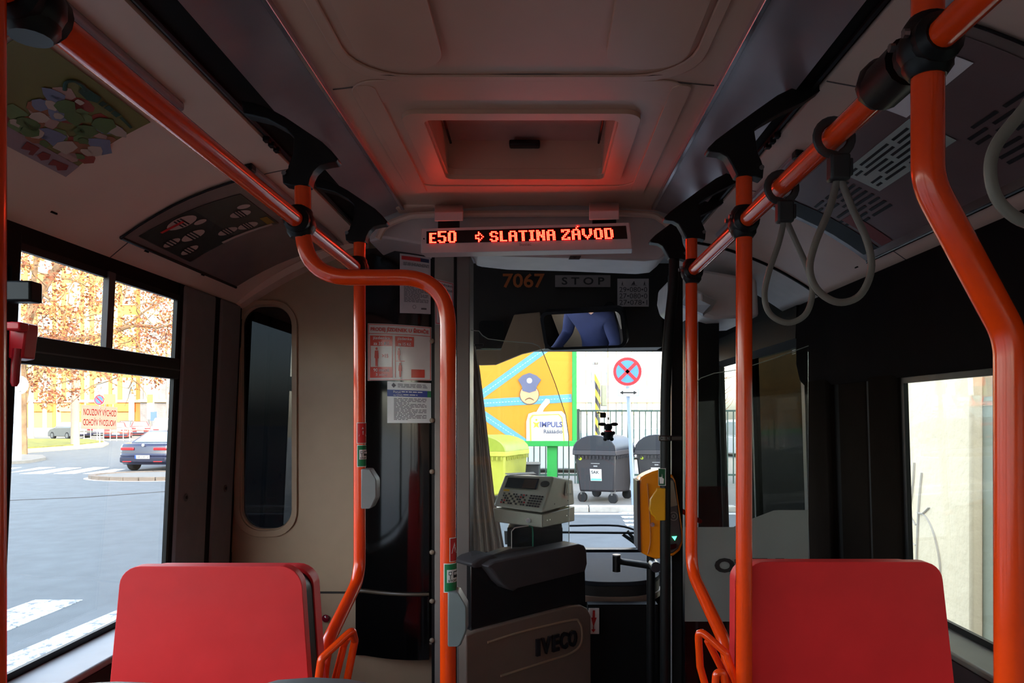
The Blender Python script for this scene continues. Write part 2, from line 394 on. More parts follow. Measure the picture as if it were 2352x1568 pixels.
# ---------------- side walls
ZS = -.62                                              # window sill height from the eye
m = MB(); wall_piece(m, -1, YB, 2.9, -1.6, ZS); wall_piece(m, -1, YB, YF, .40, .93)
wl = m.build('wall_left', DARKER, kind='structure', org=(-1.22, 0, 0))
m = MB(); wall_piece(m, -1, 2.9, YF, -1.6, -.55); wall_piece(m, -1, 4.35, YF, -.6, .6); m.build('cab_side', DARKER, wl)
m = MB(); m.ext((XL(ZS)-.01, YB, CZ+ZS-.02), (-1.105, 2.86, CZ+ZS)); m.build('window_ledge', M('pale grey ledge', (170, 168, 168), .45), wl, bevel=.006)
m = MB(); m.ext((-1.14, YB, 0), (-1.105, 2.86, CZ+ZS-.02)); m.build('lower_lining', M('brown black lining', (48, 34, 36), .7), wl)
m = MB(); wall_piece(m, -1, 2.41, 2.64, ZS, .44, .02, .012); m.build('pillar_cover', M('charcoal pillar', (122, 115, 114), .6, noise=(20, .05), bump=(400, .15, .0005)), wl, bevel=.01)
m = MB(); wall_piece(m, -1, 2.685, 2.86, ZS, .44, .02, .012); m.build('pillar_cover', M('charcoal pillar', (122, 115, 114), .6, noise=(20, .05), bump=(400, .15, .0005)), wl, bevel=.01)
m = MB(); wall_piece(m, -1, 2.86, 3.0, ZS, .44, .02, -.002); m.build('pillar_back', DARKER, wl)
m = MB(); wall_piece(m, -1, 2.385, 2.88, ZS, .44, .02, .004); m.build('pillar_back', DARKER, wl)
for px, D in ((411, 2.47), (502, 2.78)):
    p = V((XL(-.28)+.013, D, CZ-.28)); m = MB(); m.tube([p, p+V((.003, 0, 0))], .014, 14); b_ = m.build('fixing_cap', DARK, wl, bevel=.002)
    m = MB(); m.tube([p, p+V((.005, 0, 0))], .006, 8); m.build('screw', BLACKP, b_)
def side_window(n, side, y0, y1, Z0, Z1, split=None, mull=None):
    r_ = sroot('window_%d' % n, ((XL(0) if side < 0 else XR(0)), (y0+y1)/2, CZ+Z0))
    m = MB(); e = .018
    wall_piece(m, side, y0, y1, Z0, Z0+e, .012, .004); wall_piece(m, side, y0, y1, Z1-e, Z1, .012, .004)
    wall_piece(m, side, y0, y0+e, Z0, Z1, .012, .004); wall_piece(m, side, y1-e, y1, Z0, Z1, .012, .004)
    m.build('window_frame', BLACKP, r_)
    if split:
        m = MB(); wall_piece(m, side, y0, y1, split[0], split[1], .025, .012); m.build('transom', BLACKP, r_, bevel=.004)
        m = MB(); wall_piece(m, side, y0, y1, split[0]+.028, split[0]+.032, .01, .015); m.build('transom_bead', M('grey bead', (70, 70, 70), .4), r_)
        m = MB(); wall_piece(m, side, y0, y1, Z0, split[0], .005, -.004); m.build('pane', GLASS, r_, smooth=False)
        ym = mull if mull else y1
        m = MB(); wall_piece(m, side, y0, ym, split[1], Z1, .005, -.003); m.build('pane', GLASS, r_, smooth=False)
        if mull:
            m = MB(); wall_piece(m, side, ym-.004, y1, split[1], Z1, .005, -.009); m.build('pane', GLASS, r_, smooth=False)
            m = MB(); wall_piece(m, side, ym-.014, ym+.016, split[1], Z1, .016, .010); m.build('mullion', DARK, r_)
    else:
        m = MB(); wall_piece(m, side, y0, y1, Z0, Z1, .005, -.004); m.build('pane', GLASS, r_, smooth=False)
    return r_
win1 = side_window(1, -1, 1.64, 2.39, ZS, .40, (.122, .19), 2.0)
m = MB(); wall_piece(m, -1, 1.56, 1.64, ZS, .42, .03, .02); m.build('pillar_cover', DARKER, wl, bevel=.006)
yy = 1.56; k = 2
while yy > YB+.3:
    y0 = max(YB, yy-1.5); side_window(k, -1, y0, yy, ZS, .40, (.122, .19)); k += 1
    m = MB(); wall_piece(m, -1, y0-.1, y0, ZS, .42, .03, .02); m.build('pillar_cover', DARKER, wl); yy = y0-.1
# right wall
m = MB(); wall_piece(m, 1, YB, 3.0, -1.6, -.60); wall_piece(m, 1, YB, YF, .33, .93); wall_piece(m, 1, YB, 3.04, .12, .33)
wr = m.build('wall_right', DARKER, kind='structure', org=(1.15, 0, 0))
m = MB(); pr = [(1.128, .475), (1.10, .47), (1.085, .40), (1.085, .22), (1.10, .15), (1.128, .12)]
m.prism([(x, YB, CZ+z) for x, z in pr], (0, 3.04-YB, 0)); m.build('header_box', M('charcoal header', (34, 31, 31), .7, bump=(300, .15, .0005), spec=0), wr)
m = MB(); pr = [(1.128, .475), (1.09, .47), (1.085, .33), (1.128, .30)]
m.prism([(x, 3.05, CZ+z) for x, z in pr], (0, 1.4, 0)); m.build('door_drive_cover', DARKER, wr)
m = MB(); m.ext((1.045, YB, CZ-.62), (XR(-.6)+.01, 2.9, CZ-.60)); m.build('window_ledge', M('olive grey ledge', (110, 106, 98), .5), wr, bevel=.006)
m = MB(); m.ext((1.045, YB, 0), (1.08, 2.9, CZ-.62)); m.build('lower_lining', M('brown black lining', (48, 34, 36), .7), wr)
for y0, y1, ins in ((2.27, 2.46, .02), (2.50, 2.74, .005), (2.78, 3.02, .03)):
    m = MB(); wall_piece(m, 1, y0, y1, -1.6, .44, .05, ins); m.build('pillar_cover', M('black brown pillar', (30, 25, 22), .8, spec=0), wr, bevel=.012)
m = MB(); wall_piece(m, 1, 2.26, 3.10, -1.6, .44, .02, .001); m.build('pillar_back', DARKER, wr)
yy = 2.26; k = 20
while yy > YB+.3:
    y0 = max(YB, yy-1.9); side_window(k, 1, y0, yy, -.60, .12); k += 1
    m = MB(); wall_piece(m, 1, y0-.12, y0, -.6, .12, .02, .01); m.build('pillar_cover', DARKER, wr); yy = y0-.12
# entrance door: two leaves
dr = sroot('door_1', (1.15, 3.8, -.1))
DKG = glassm('smoked door glass', (.05, .05, .045), .006, .02, .02)
for (y0, y1, gm) in ((3.06, 3.84, DKG), (3.90, 4.55, CLEAR)):
    m = MB(); e = .045
    for a in ((y0, y1, -1.55, -1.45), (y0, y1, .325, .40), (y0, y0+e, -1.45, .33), (y1-e*.6, y1, -1.45, .33)): wall_piece(m, 1, a[0], a[1], a[2], a[3], .04, .01)
    lf = m.build('door_leaf', BLACKP, dr, bevel=.004)
    m = MB(); wall_piece(m, 1, y0+e, y1-e*.6, -1.45, .325, .006, -.01); m.build('door_pane', gm, lf, smooth=False)
# screen glass maker's mark seen from behind
s_ = Surf(*[V((1.134, y, CZ+z)) for y, z in ((3.25, .31), (3.17, .31), (3.17, .30), (3.25, .30))], n=V((-1, 0, 0)))
m = MB(); s_.text(m, 'IVECO', 0, 0, 1, 1, .02, mirror=True); 
for k in range(3): s_.rect(m, .3, 1.5+k*.8, .85, 1.8+k*.8, .001)
m.build('etched_mark', M('pale etch', (200, 205, 200), .6), dr)
# front: windscreen, pillars, upper box
wf = sroot('wall_front', (0, YF, 0))
m = MB(); m.ext((-1.28, YF, -.1), (1.21, YF+.08, CZ-.86)); m.ext((-1.28, YF, CZ+.42), (1.21, YF+.08, CZ+.95)); m.build('nose_panel', DARKER, wf)
m = MB(); m.ext((-1.28, YF-.03, CZ-.9), (-1.12, YF+.08, CZ+.45)); m.build('corner_pillar', BLACKP, wf, bevel=.01)
m = MB(); m.ext((1.035, YF-.05, 0), (1.175, YF+.08, CZ+.45)); m.build('corner_pillar', BLACKP, wf, bevel=.01)
wn = sroot('window_40', (0, YF, CZ-.86))
m = MB(); m.ext((-1.12, YF+.02, CZ-.86), (1.04, YF+.028, CZ+.42)); m.build('pane', CLEAR, wn, smooth=False)
m = MB(); m.ext((-1.12, YF-.02, CZ-.875), (1.04, YF+.05, CZ-.855)); m.build('window_frame', BLACKP, wn)
m = MB(); m.ext((-1.3, YB-.08, -.1), (1.22, YB, CZ+.95)); m.build('wall_rear', CEIL, kind='structure')

# destination box behind the display, above the windscreen
tb = sroot('trim_8', (0.1, 3.45, CZ+.3))
m = MB(); m.prism([P(1060, 560, 4.38), P(1562, 560, 4.38), P(1545, 640, 4.38), P(1522, 700, 4.38), P(1522, 797, 4.38), P(1060, 803, 4.38)], (0, .2, 0))
m.build('box_front', M('brown black box', (44, 36, 32), .5), tb, bevel=.006)
m = MB(); m.tube([P(1400, 705, 4.36), P(1400, 705, 4.42)], .033, 16); m.build('round_knob', BLACKP, tb, bevel=.004)
m = MB(); m.prism(pxp([(1080, 803), (1150, 803), (1181, 722), (1240, 716), (1252, 800), (1200, 812), (1138, 837), (1103, 838), (1080, 835)], 4.30), (0, .05, 0))
m.build('side_cover', BEIGE, tb, bevel=.006)
m = MB(); m.prism(pxp(rrect(1100, 736, 1157, 800, 9), 4.33), (0, .02, 0)); m.build('recess_cover', BLACKP, tb)
# curved header over the cab with its lip
hd = sroot('trim_9', (0, 2.6, CZ+.6))
m = MB(); m.prism(pxp([(845, 470), (1560, 466), (1550, 560), (1533, 580), (1515, 595), (1480, 599), (1310, 592), (1160, 588), (1095, 581), (1080, 577), (1075, 560), (965, 560), (880, 546), (848, 556)], 2.62), (0, .25, 0))
m.build('header_panel', M('pale header', (205, 192, 188), .4), hd, bevel=.01)
m = MB(); m.tube(smoothpath(pxp([(868, 548), (885, 520), (930, 500), (985, 493), (1240, 490), (1470, 491), (1520, 505), (1545, 530)], 2.58), 6), .012, 8); m.build('header_lip', COVE, hd)
m = MB(); m.prism([P(x, y, 2.55) for x, y in ((905, 478), (1240, 452), (1525, 472), (1525, 440), (905, 440))], (0, .08, 0)); m.build('header_crown', CEIL, hd, bevel=.01)
m = MB(); m.tube(smoothpath(pxp([(1250, 446), (1340, 446), (1420, 452), (1498, 462)], 2.545), 5), .003, 6); m.build('gap_seal', DARKER, hd)
m = MB(); m.prism(pxp([(1310, 587), (1335, 587), (1331, 595), (1306, 595)], 2.61), (0, .01, 0)); h_ = m.build('latch', M('latch grey', (70, 70, 68), .5), hd)
m = MB(); m.prism(pxp([(1316, 589), (1325, 589), (1320, 594)], 2.605), (0, .004, 0)); m.build('arrow_mark', INK, h_)
# right front corner: pale moulding with a small box on it
m = MB(); m.prism(pxp([(1556, 620), (1580, 612), (1740, 640), (1744, 727), (1640, 733), (1614, 725), (1560, 690), (1552, 660)], 3.05), (0, .5, 0))
fc = m.build('trim_10', M('pale front cove', (226, 216, 210), .4), kind='structure', bevel=.02)
t_ = thing('speaker_box', 'small off-white box with a slanted face under the pale ceiling corner beside the front door', 'box', P(1600, 720, 3.0))
m = MB(); m.hexa([P(1563, 702, 3.02), P(1615, 725, 2.95), P(1633, 715, 3.06), P(1580, 690, 3.1), P(1578, 660, 3.0), P(1612, 672, 2.95), P(1650, 690, 3.06), P(1600, 660, 3.1)]); m.build('housing', WHITEP, t_, bevel=.006)
m = MB(); m.hexa([P(1565, 699, 3.0), P(1614, 720, 2.93), P(1615, 726, 2.95), P(1563, 704, 3.02), P(1578, 675, 2.985), P(1632, 700, 2.93), P(1634, 702, 2.95), P(1580, 672, 3.0)]); m.build('face_plate', M('cool white plate', (205, 214, 220), .4), t_)
# ================================================================ THE BUS: things inside
DP = 1.56
def clamp(parent, c, s=1.0, name='clamp'):
    c = V(c); m = MB()
    m.tube([c-V((0, .034*s, 0)), c-V((0, .026*s, 0)), c+V((0, .026*s, 0)), c+V((0, .034*s, 0))], [.020, .028, .028, .020], 16)
    m.tube([c-V((0, 0, .034*s)), c-V((0, 0, .024*s)), c+V((0, 0, .024*s)), c+V((0, 0, .034*s))], [.020, .027, .027, .020], 16)
    m.ball(c, .033, n=14)
    o = m.build(name, BLACKP, parent)
    for dy in (-.016, .016):
        m = MB(); m.tube([c+V((-.03, dy, .008)), c+V((-.036, dy, .008))], .005, 8); m.build('clamp_screw', STEEL, o)
    return o
BRL = [(560, 238), (590, 243), (623, 255), (660, 275), (693, 297), (745, 332), (766, 352), (782, 371), (776, 378), (760, 380), (739, 385), (725, 399), (717, 415), (714, 431), (675, 431), (656, 427), (654, 405), (668, 392), (668, 388), (679, 360), (681, 322), (660, 302), (623, 282), (590, 274), (566, 268)]
BRR = [(1934, 146), (1875, 172), (1829, 202), (1780, 226), (1729, 262), (1680, 298), (1640, 328), (1620, 348), (1623, 354), (1649, 357), (1665, 366), (1676, 385), (1688, 409), (1730, 410), (1747, 416), (1749, 392), (1743, 374), (1736, 359), (1733, 340), (1727, 303), (1745, 290), (1790, 264), (1841, 240), (1900, 200), (1930, 168)]
def bracket(parent, pts, D, mt=BLACKP):
    base = pxp(pts, DP); dy = D-DP
    m = MB(); m.prism([p+V((0, dy-.018, 0)) for p in base], (0, .036, 0)); o = m.build('ceiling_bracket', mt, parent, bevel=.008, segs=3)
    q = base[16] if pts is BRL else base[15]
    m = MB(); p = q+V((.006 if pts is BRL else -.006, dy-.02, 0)); m.tube([p, p+V((0, -.004, 0))], .005, 10); m.build('bracket_screw', STEEL, o)
    return o
G_ = 'orange stanchions along the aisle'
# stanchion with S bend in front of the driver's partition
t_ = thing('handrail_pole', 'orange pole making an S-bend overhead, then dropping in front of the cab post', 'pole', P(1030, 1568, DP)*1, G_)
ORG[t_.name] = V((P(1030, 0, DP).x, DP, 0)); t_.location = ORG[t_.name]
m = MB(); path = fillet([P(695, 405, DP), P(697, 637, DP), P(1029, 637, DP), V((P(1029, 0, DP).x, DP, 0))], [0, .105, .105, 0], 12)
m.tube(path, .0175, 20); m.build('pole_tube', ORANGE, t_)
bracket(t_, BRL, DP); BASE1 = t_
# stanchion behind it
def lowpole(name, label, pts, r, topbr, D, clampz, floor=True):
    x, y = pts[-1].x, pts[-1].y
    t = thing(name, label, 'pole', (x, y, 0), G_)
    m = MB(); m.tube(fillet(pts, .09, 8), r, 18); m.build('pole_tube', ORANGE, t)
    if topbr: bracket(t, topbr, D)
    return t
a = P(745, 1490, 1.78)
t1 = lowpole('handrail_pole', 'orange pole standing before the taupe cab partition, bent inward above the left seat', [P(826, 545, 2.06), P(826, 1325, 2.06), a, V((a.x-.03, a.y-.03, .6)), V((a.x-.03, a.y-.03, 0))], .0172, BRL, 2.06, 0)
a = P(1672, 1490, 1.80)
t2 = lowpole('handrail_pole', 'slim orange pole nearest the front door, bent toward the right seat at its foot', [P(1588, 545, 2.1), P(1588, 1310, 2.1), a, V((a.x+.02, a.y-.03, .6)), V((a.x+.02, a.y-.03, 0))], .0172, BRR, 2.1, 0)
t3 = lowpole('handrail_pole', 'straight orange pole running down past the left edge of the right-hand seat', [P(1709, 400, DP), V((P(1709, 0, DP).x, DP, 0))], .0175, BRR, DP, 0)
xn = P(2131, 0, .82).x
t4 = lowpole('handrail_pole', 'thick-looking nearest orange pole at right, kinked toward the window below its black clamp', [V((xn, .82, CZ+.74)), P(2131, 420, .82), P(2322, 775, .82), V((P(2330, 0, .82).x, .82, 0))], .0178, None, .82, 0)
xl = -.526
t5 = lowpole('handrail_pole', 'nearest orange pole cropped by the left picture edge', [V((xl, .68, CZ+.70)), V((xl, .68, 0))], .0175, None, .69, 0)
# overhead rails
def rail(x, z, y0, y1, label, clamps, group='overhead orange rails'):
    t = thing('overhead_rail', label, 'handrail', (x, (y0+y1)/2, z), group)
    m = MB(); m.tube([(x, y0, z), (x, (y0+y1)/2, z), (x, y1, z)], .0170, 20); m.build('rail_tube', ORANGE, t)
    for y in clamps: clamp(t, (x, y, z))
    return t
rl = rail(-.521, CZ+.42, -2.2, 2.07, 'long orange overhead rail on the left, above the window-side seat', (.735, 1.56, 2.055))
rr = rail(.4425, CZ+.42, -2.2, 2.09, 'long orange overhead rail on the right, carrying the hanging straps', (.82, 1.56, 2.09))
m = MB(); m.tube([V((.4425, .86, CZ+.425)), V((.4425, .93, CZ+.425))], .030, 14); m.ball((.4425, .93, CZ+.43), .032, n=12); m.build('clamp_sleeve', BLACKP, rr)
# black pole with brown band by the door
t_ = thing('black_handrail_pole', 'black pole carrying the orange ticket validator near the front door', 'pole', (P(1527, 0, 2.37).x, 2.37, 0))
m = MB(); m.tube(smoothpath([P(1548, 560, 2.37), P(1547, 650, 2.37), P(1536, 760, 2.37), P(1529, 900, 2.37), P(1528, 1100, 2.37), V((P(1528, 0, 2.37).x, 2.37, .6)), V((P(1528, 0, 2.37).x, 2.37, 0))], 5), .0175, 16); m.build('pole_tube', BLACKP, t_)
bracket(t_, BRR, 2.37)
m = MB(); c = P(1528, 1006, 2.37); m.tube([c-V((0, 0, .009)), c+V((0, 0, .009))], .023, 16); m.box(c+V((.035, 0, 0)), (.04, .02, .016)); m.build('band_clamp', M('brown clamp', (48, 36, 32), .3), t_, bevel=.003)
for px in (1520, 1534):
    m = MB(); c = P(px, 1006, 2.34); m.ball(c, .003, n=8); m.build('rivet', STEEL, t_)
# screen post beside it
t_ = sroot('trim_11', (P(1555, 0, 2.5).x, 2.5, 0))
m = MB(); m.ext((P(1542, 0, 2.58).x, 2.58, 0), (P(1569, 0, 2.58).x, 2.66, CZ+.52)); m.build('post', DARKER, t_, bevel=.006)
m = MB(); m.ext((P(1541, 0, 2.58).x, 2.574, 0), (P(1542.6, 0, 2.58).x, 2.582, CZ+.33)); m.build('post_edge', M('pale edge seal', (150, 150, 150), .3), t_)
m = MB(); m.ext((P(1573, 0, 3.0).x, 3.0, 0), (P(1576, 0, 3.0).x, 3.05, CZ+.4)); m.ext((P(1604, 0, 3.2).x, 3.2, 0), (P(1652, 0, 3.2).x, 3.26, CZ+.42)); m.build('inner_post', BLACKP, t_, bevel=.004)
# ---------------- hanging straps
STRAP = M('grey strap', (118, 112, 106), .4, noise=(40, .05))
def strap(label, y, dx, pts, D, bk, ring=True):
    t = thing('hanging_strap', label, 'strap', (.4425, y, CZ+.42), 'hanging grey straps on the right rail')
    m = MB(); m.tube(smoothpath(pxp(pts, D), 6), .0036, 10, r2=.0056); m.build('strap_loop', STRAP, t)
    c = P(bk[0], bk[1], D); m = MB(); m.box(c, (.030, .022, .040)); b_ = m.build('buckle', M('charcoal buckle', (40, 42, 44), .5), t, bevel=.004)
    m = MB(); m.box(c+V((.016, 0, 0)), (.006, .018, .026)); m.build('buckle_wing', M('charcoal buckle', (40, 42, 44), .5), b_, bevel=.002)
    m = MB(); R_ = .026; rc = V((.4425, D, CZ+.418))
    ring_ = [rc+V((R_*math.cos(a), .012*math.sin(a)*0, R_*math.sin(a))) for a in [math.radians(-60+300*k/20) for k in range(21)]]
    top = c+V((0, 0, .018))
    m.tube([top]+[rc+V((.010, 0, -.026))]+[rc+V((R_*math.sin(a), 0, -R_*math.cos(a))) for a in [math.radians(30+300*k/18) for k in range(19)]]+[top], .004, 8, r2=.007); m.build('strap_ring', M('dark strap ring', (52, 50, 50), .4), t)
    return t
strap('grey hanging strap second from the near pole, loop lower on the left', 1.315, 0, [(1800, 510), (1788, 560), (1766, 625), (1756, 680), (1770, 722), (1810, 741), (1850, 722), (1866, 672), (1856, 620), (1830, 560), (1808, 510)], 1.315, (1802, 487))
strap('grey hanging strap in front with the biggest complete loop', 1.08, 0, [(1922, 415), (1905, 480), (1872, 560), (1860, 620), (1880, 668), (1926, 694), (1975, 678), (2001, 620), (1992, 555), (1956, 475), (1932, 415)], 1.08, (1926, 386))
strap('blurred hanging strap cropped by the right picture edge', .62, 0, [(2405, 160), (2360, 240), (2290, 330), (2275, 400), (2300, 470), (2370, 512), (2470, 480), (2520, 400), (2500, 330), (2440, 240), (2420, 160)], .62, (2412, 130))
# ---------------- line display
LT, RT = P(966, 525, 2.45), P(1447, 511, 2.385); RB, LB = P(1454, 571, 2.385), P(966, 581, 2.45)
t_ = thing('destination_display', 'wide off-white display with glowing red dot letters hanging under the ceiling front', 'display', LB)
S = Surf(LT, RT, RB, LB)
m = MB(); m.prism([S.at(u, v) for u, v in ((0, 0), (1, 0), (1, 1), (0, 1))], -S.n*.07); m.build('housing', M('display housing', (222, 196, 192), .4), t_, bevel=.004)
u0, u1 = (980-966)/484, (1440-966)/484; vv0, vv1 = .12, .62
m = MB(); S.rect(m, u0, vv0, u1, vv1, .001); m.build('screen', M('dark red screen', (22, 3, 4), .25), t_)
FT = {'E': ['11111', '11000', '11000', '11110', '11000', '11000', '11111'],
 '5': ['111111', '110000', '110000', '111110', '000011', '000011', '110011', '011110'],
 '0': ['011110']+['110011']*6+['011110'],
 '>': ['001000', '001100', '111010', '100001', '111010', '001100', '001000'],
 'S': ['011110', '110011', '110000', '011110', '000011', '110011', '011110'],
 'L': ['11000']*6+['11111'], 'A': ['011110', '110011', '110011', '111111', '110011', '110011', '110011'],
 'T': ['111111']+['001100']*6, 'I': ['1111']+['0110']*5+['1111'],
 'N': ['110011', '111011', '111011', '111111', '110111', '110011', '110011'],
 'Z': ['111111', '110011', '000110', '001100', '011000', '110011', '111111'],
 'a': ['000010', '000100', '011110', '110011', '110011', '111111', '110011', '110011', '110011'],
 'V': ['1100011']*4+['0110110', '0011100', '0001000'], 'O': ['011110']+['110011']*5+['011110'], 'D': ['111110']+['110011']*5+['111110']}
dots = []
for ch, col in (('E', 2), ('5', 8), ('0', 15), ('>', 34), ('S', 44), ('L', 51), ('A', 57), ('T', 64), ('I', 71), ('N', 76), ('A', 83), ('Z', 93), ('a', 100), ('V', 107), ('O', 115), ('D', 122)):
    g = FT[ch]; n = len(g)
    for r_, row in enumerate(g):
        for c_, b_ in enumerate(row):
            if b_ == '1': dots.append((col+c_, n-r_))
m = MB(); pu, pv = (u1-u0)/137, (vv1-vv0)/8.4
for c_, r_ in dots:
    u, v = u0+(c_+.5)*pu, vv1-(r_-.35)*pv
    S.disc(m, u, v, .0013, .0026, 6)
o = m.build('led_lettering', emis('lit amber dot cores', (1.0, .42, .12), 3.0), t_, smooth=False); o['kind'] = 'stuff'
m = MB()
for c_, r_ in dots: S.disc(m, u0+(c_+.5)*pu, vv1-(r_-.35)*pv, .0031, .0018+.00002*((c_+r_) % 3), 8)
o = m.build('led_halo', emis('red dot halo', (1.0, .0006, .0006), 6), t_, smooth=False); o['kind'] = 'stuff'  # wider emissive discs imitate the red halo round each dot
m = MB()
for a in ((998, 1064, 487, 508), (1353, 1422, 484, 505)):
    D = 2.43 if a[0] < 1200 else 2.39
    h = MB(); h.hexa([P(a[0], a[3], D), P(a[1], a[3]-1, D), P(a[1], a[3]-1, D+.16), P(a[0], a[3], D+.16), P(a[0], a[2], D), P(a[1], a[2]-1, D), P(a[1], a[2]-22, D+.16), P(a[0], a[2]-22, D+.16)]); h.build('hanger', M('display housing', (222, 196, 192), .4), t_, bevel=.003)
    h = MB(); h.ext(P(a[0]+8, a[3]+16, D+.03), P(a[1]-8, a[3]-6, D+.05)); h.build('hanger_foot', BLACKP, t_)
m = MB(); S.text(m, 'bustec', .475, .68, .53, .80, 0); m.build('maker_print', M('grey print', (110, 90, 90), .5), t_)
m = MB(); S.disc(m, .017, .42, .003, .001, 8); m.build('sensor_dot', INK, t_)
# ---------------- posters in the coves
def cove_surf(pl, tl, tr, br, bl, off=.004):
    def hit(px, py):
        d = ray(px, py); q = d.x/d.z; lo = None
        for (a, b), (c, e) in zip(pl, pl[1:]):
            for k in range(12):
                x = a+(c-a)*k/12; z = b+(e-b)*k/12
                if lo is None or abs(x/z-q) < lo[0]: lo = (abs(x/z-q), x, z)
        t = lo[2]/d.z; return V((lo[1], t, CZ+lo[2]))
    fn = lambda p: V((p.x, p.y, CZ+prof(pl, p.x)))
    return Surf(hit(*tl), hit(*tr), hit(*br), hit(*bl), fn, V((0, 0, -1)))
def holder(label, sf, rim=True):
    t = thing('poster_holder', label, 'poster holder', sf.at(.5, .5))
    m = MB(); sf.sheet(m, .002, 10, 8, o=.003); m.build('backing_sheet', M('smoky backing', (124, 104, 98), .2, coat=.5), t)
    m = MB(); m.tube([sf.at(k/8, 1, .006) for k in range(9)], .005, 8); m.build('edge_rail', M('dark rail', (38, 38, 40), .25, metal=.4), t)
    m = MB(); m.tube([sf.at(0, k/8, .006) for k in range(9)], .003, 8); m.build('edge_rail', M('dark rail', (38, 38, 40), .25, metal=.4), t)
    return t
sf = cove_surf(PLf, (592, 398), (790, 560), (543, 656), (276, 541))
t_ = holder('smoky wall poster holder in the left ceiling cove beyond the bend of the rail', sf)
sp = cove_surf(PLf, (553, 440), (640, 508), (436, 597), (320, 537))
t_ = thing('poster', 'dark poster with pale oval speech shapes in the left ceiling cove', 'poster', sp.at(.5, .5))
m = MB(); sp.sheet(m, .001, 8, 8, o=.006); m.build('sheet', M('dark poster', (38, 38, 36), .3), t_)
m = MB(); sp.sheet(m, .0004, 8, 4, o=.007, v1=.48); m.build('upper_print', M('olive poster print', (66, 62, 52), .3), t_)
m = MB()
for u, v, r in ((.3, .1, .020), (.45, .2, .032), (.8, .27, .032), (.75, .47, .030), (.3, .55, .018), (.15, .66, .042), (.5, .72, .034), (.42, .9, .024), (.75, .88, .026)): m = MB(); sp.disc(m, u, v, r, .008, 16, ru=r*.8); m.build('oval_print', M('pale mauve print', (190, 164, 152), .4), t_)
m = MB()
for u, v in ((.45, .2), (.8, .27), (.75, .47), (.15, .66), (.5, .72), (.42, .9), (.75, .88)):
    for k in range(3): sp.rect(m, u-.09, v-.035+k*.03, u+.09, v-.02+k*.03, .0088)
m.build('print_lines', INK, t_)
m = MB(); sp.rect(m, .12, .64, .16, .86, .0088); m.build('red_print', RED, t_)
m = MB(); sp.rect(m, .93, .06, .98, .62, .0088, 1, 4); m.build('title_print', M('pale mauve print', (190, 164, 152), .4), t_)
m = MB(); sp.rect(m, .70, .02, .92, .10, .0088); m.build('yellow_print', M('mustard print', (150, 120, 40), .5), t_)
# near poster: colourful
sp = cove_surf(PLf, (60, 64), (345, 276), (150, 400), (-150, 240))
t_ = thing('poster', 'olive and orange illustrated poster in the near left ceiling cove', 'poster', sp.at(.5, .5))
m = MB(); sp.sheet(m, .001, 8, 8, o=.004); m.build('sheet', M('olive poster', (120, 112, 60), .35), t_)
cols = [(150, 60, 50), (176, 140, 130), (110, 130, 80), (150, 90, 60), (120, 125, 150), (185, 165, 150), (90, 110, 60)]
for ci, cc in enumerate(cols):
    m = MB()
    for k in range(11):
        u, v = random.uniform(.36, .97), random.uniform(.26, .82); r = random.uniform(.008, .024)
        pts = [(u+r*random.uniform(.7, 1.2)*math.cos(a*.785)/sp.w*1.6, v+r*random.uniform(.6, 1.2)*math.sin(a*.785)/sp.h) for a in range(8)]
        sp.poly(m, pts, .0052+ci*.0004)
    m.build('picture_print', M('poster colour %d' % ci, cc, .4), t_, kind='stuff')
m = MB(); sp.rect(m, 0, .84, 1, 1, .006, 8); m.build('footer_print', M('mauve print', (150, 125, 130), .4), t_)
MR = M('dull red print', (130, 40, 36), .4); MG = M('dark green print', (30, 66, 50), .4)
for pts in (((.56, .87), (.66, .865), (.67, .96), (.64, .97), (.63, .93), (.57, .955)), ((.70, .885), (.76, .87), (.78, .92), (.745, .965), (.69, .94)), ((.80, .90), (.93, .88), (.95, .93), (.90, .975), (.86, .94), (.81, .97))):
    m = MB(); sp.poly(m, pts, .0075); m.build('block_letter', MR, t_)
m = MB(); m.tube(smoothpath([sp.at(*p, .008) for p in ((.42, .24), (.38, .17), (.40, .11), (.46, .10), (.50, .13))], 5), .004, 6, r2=.002); m.build('scroll_print', MG, t_)
for pts in (((.46, .09), (.60, .08), (.62, .15), (.56, .19), (.48, .17)), ((.63, .10), (.665, .10), (.665, .155), (.63, .155)), ((.68, .10), (.735, .105), (.735, .155), (.68, .155)), ((.745, .11), (.80, .11), (.80, .165), (.745, .16)), ((.82, .12), (.95, .15), (.95, .175), (.82, .15))):
    m = MB(); sp.poly(m, pts, .009); m.build('green_letter', MG, t_)
sp = cove_surf(PLf, (-120, -70), (52, 58), (-170, 225), (-420, 110))
t_ = thing('poster', 'orange-red poster at the upper left corner behind the nearest pole', 'poster', sp.at(.5, .5))
m = MB(); sp.sheet(m, .001, 8, 8, o=.004); m.build('sheet', M('orange poster', (170, 70, 30), .35), t_)
m = MB(); sp.rect(m, .55, .28, .95, .42, .006, 3); m.build('dark_print', INK, t_)
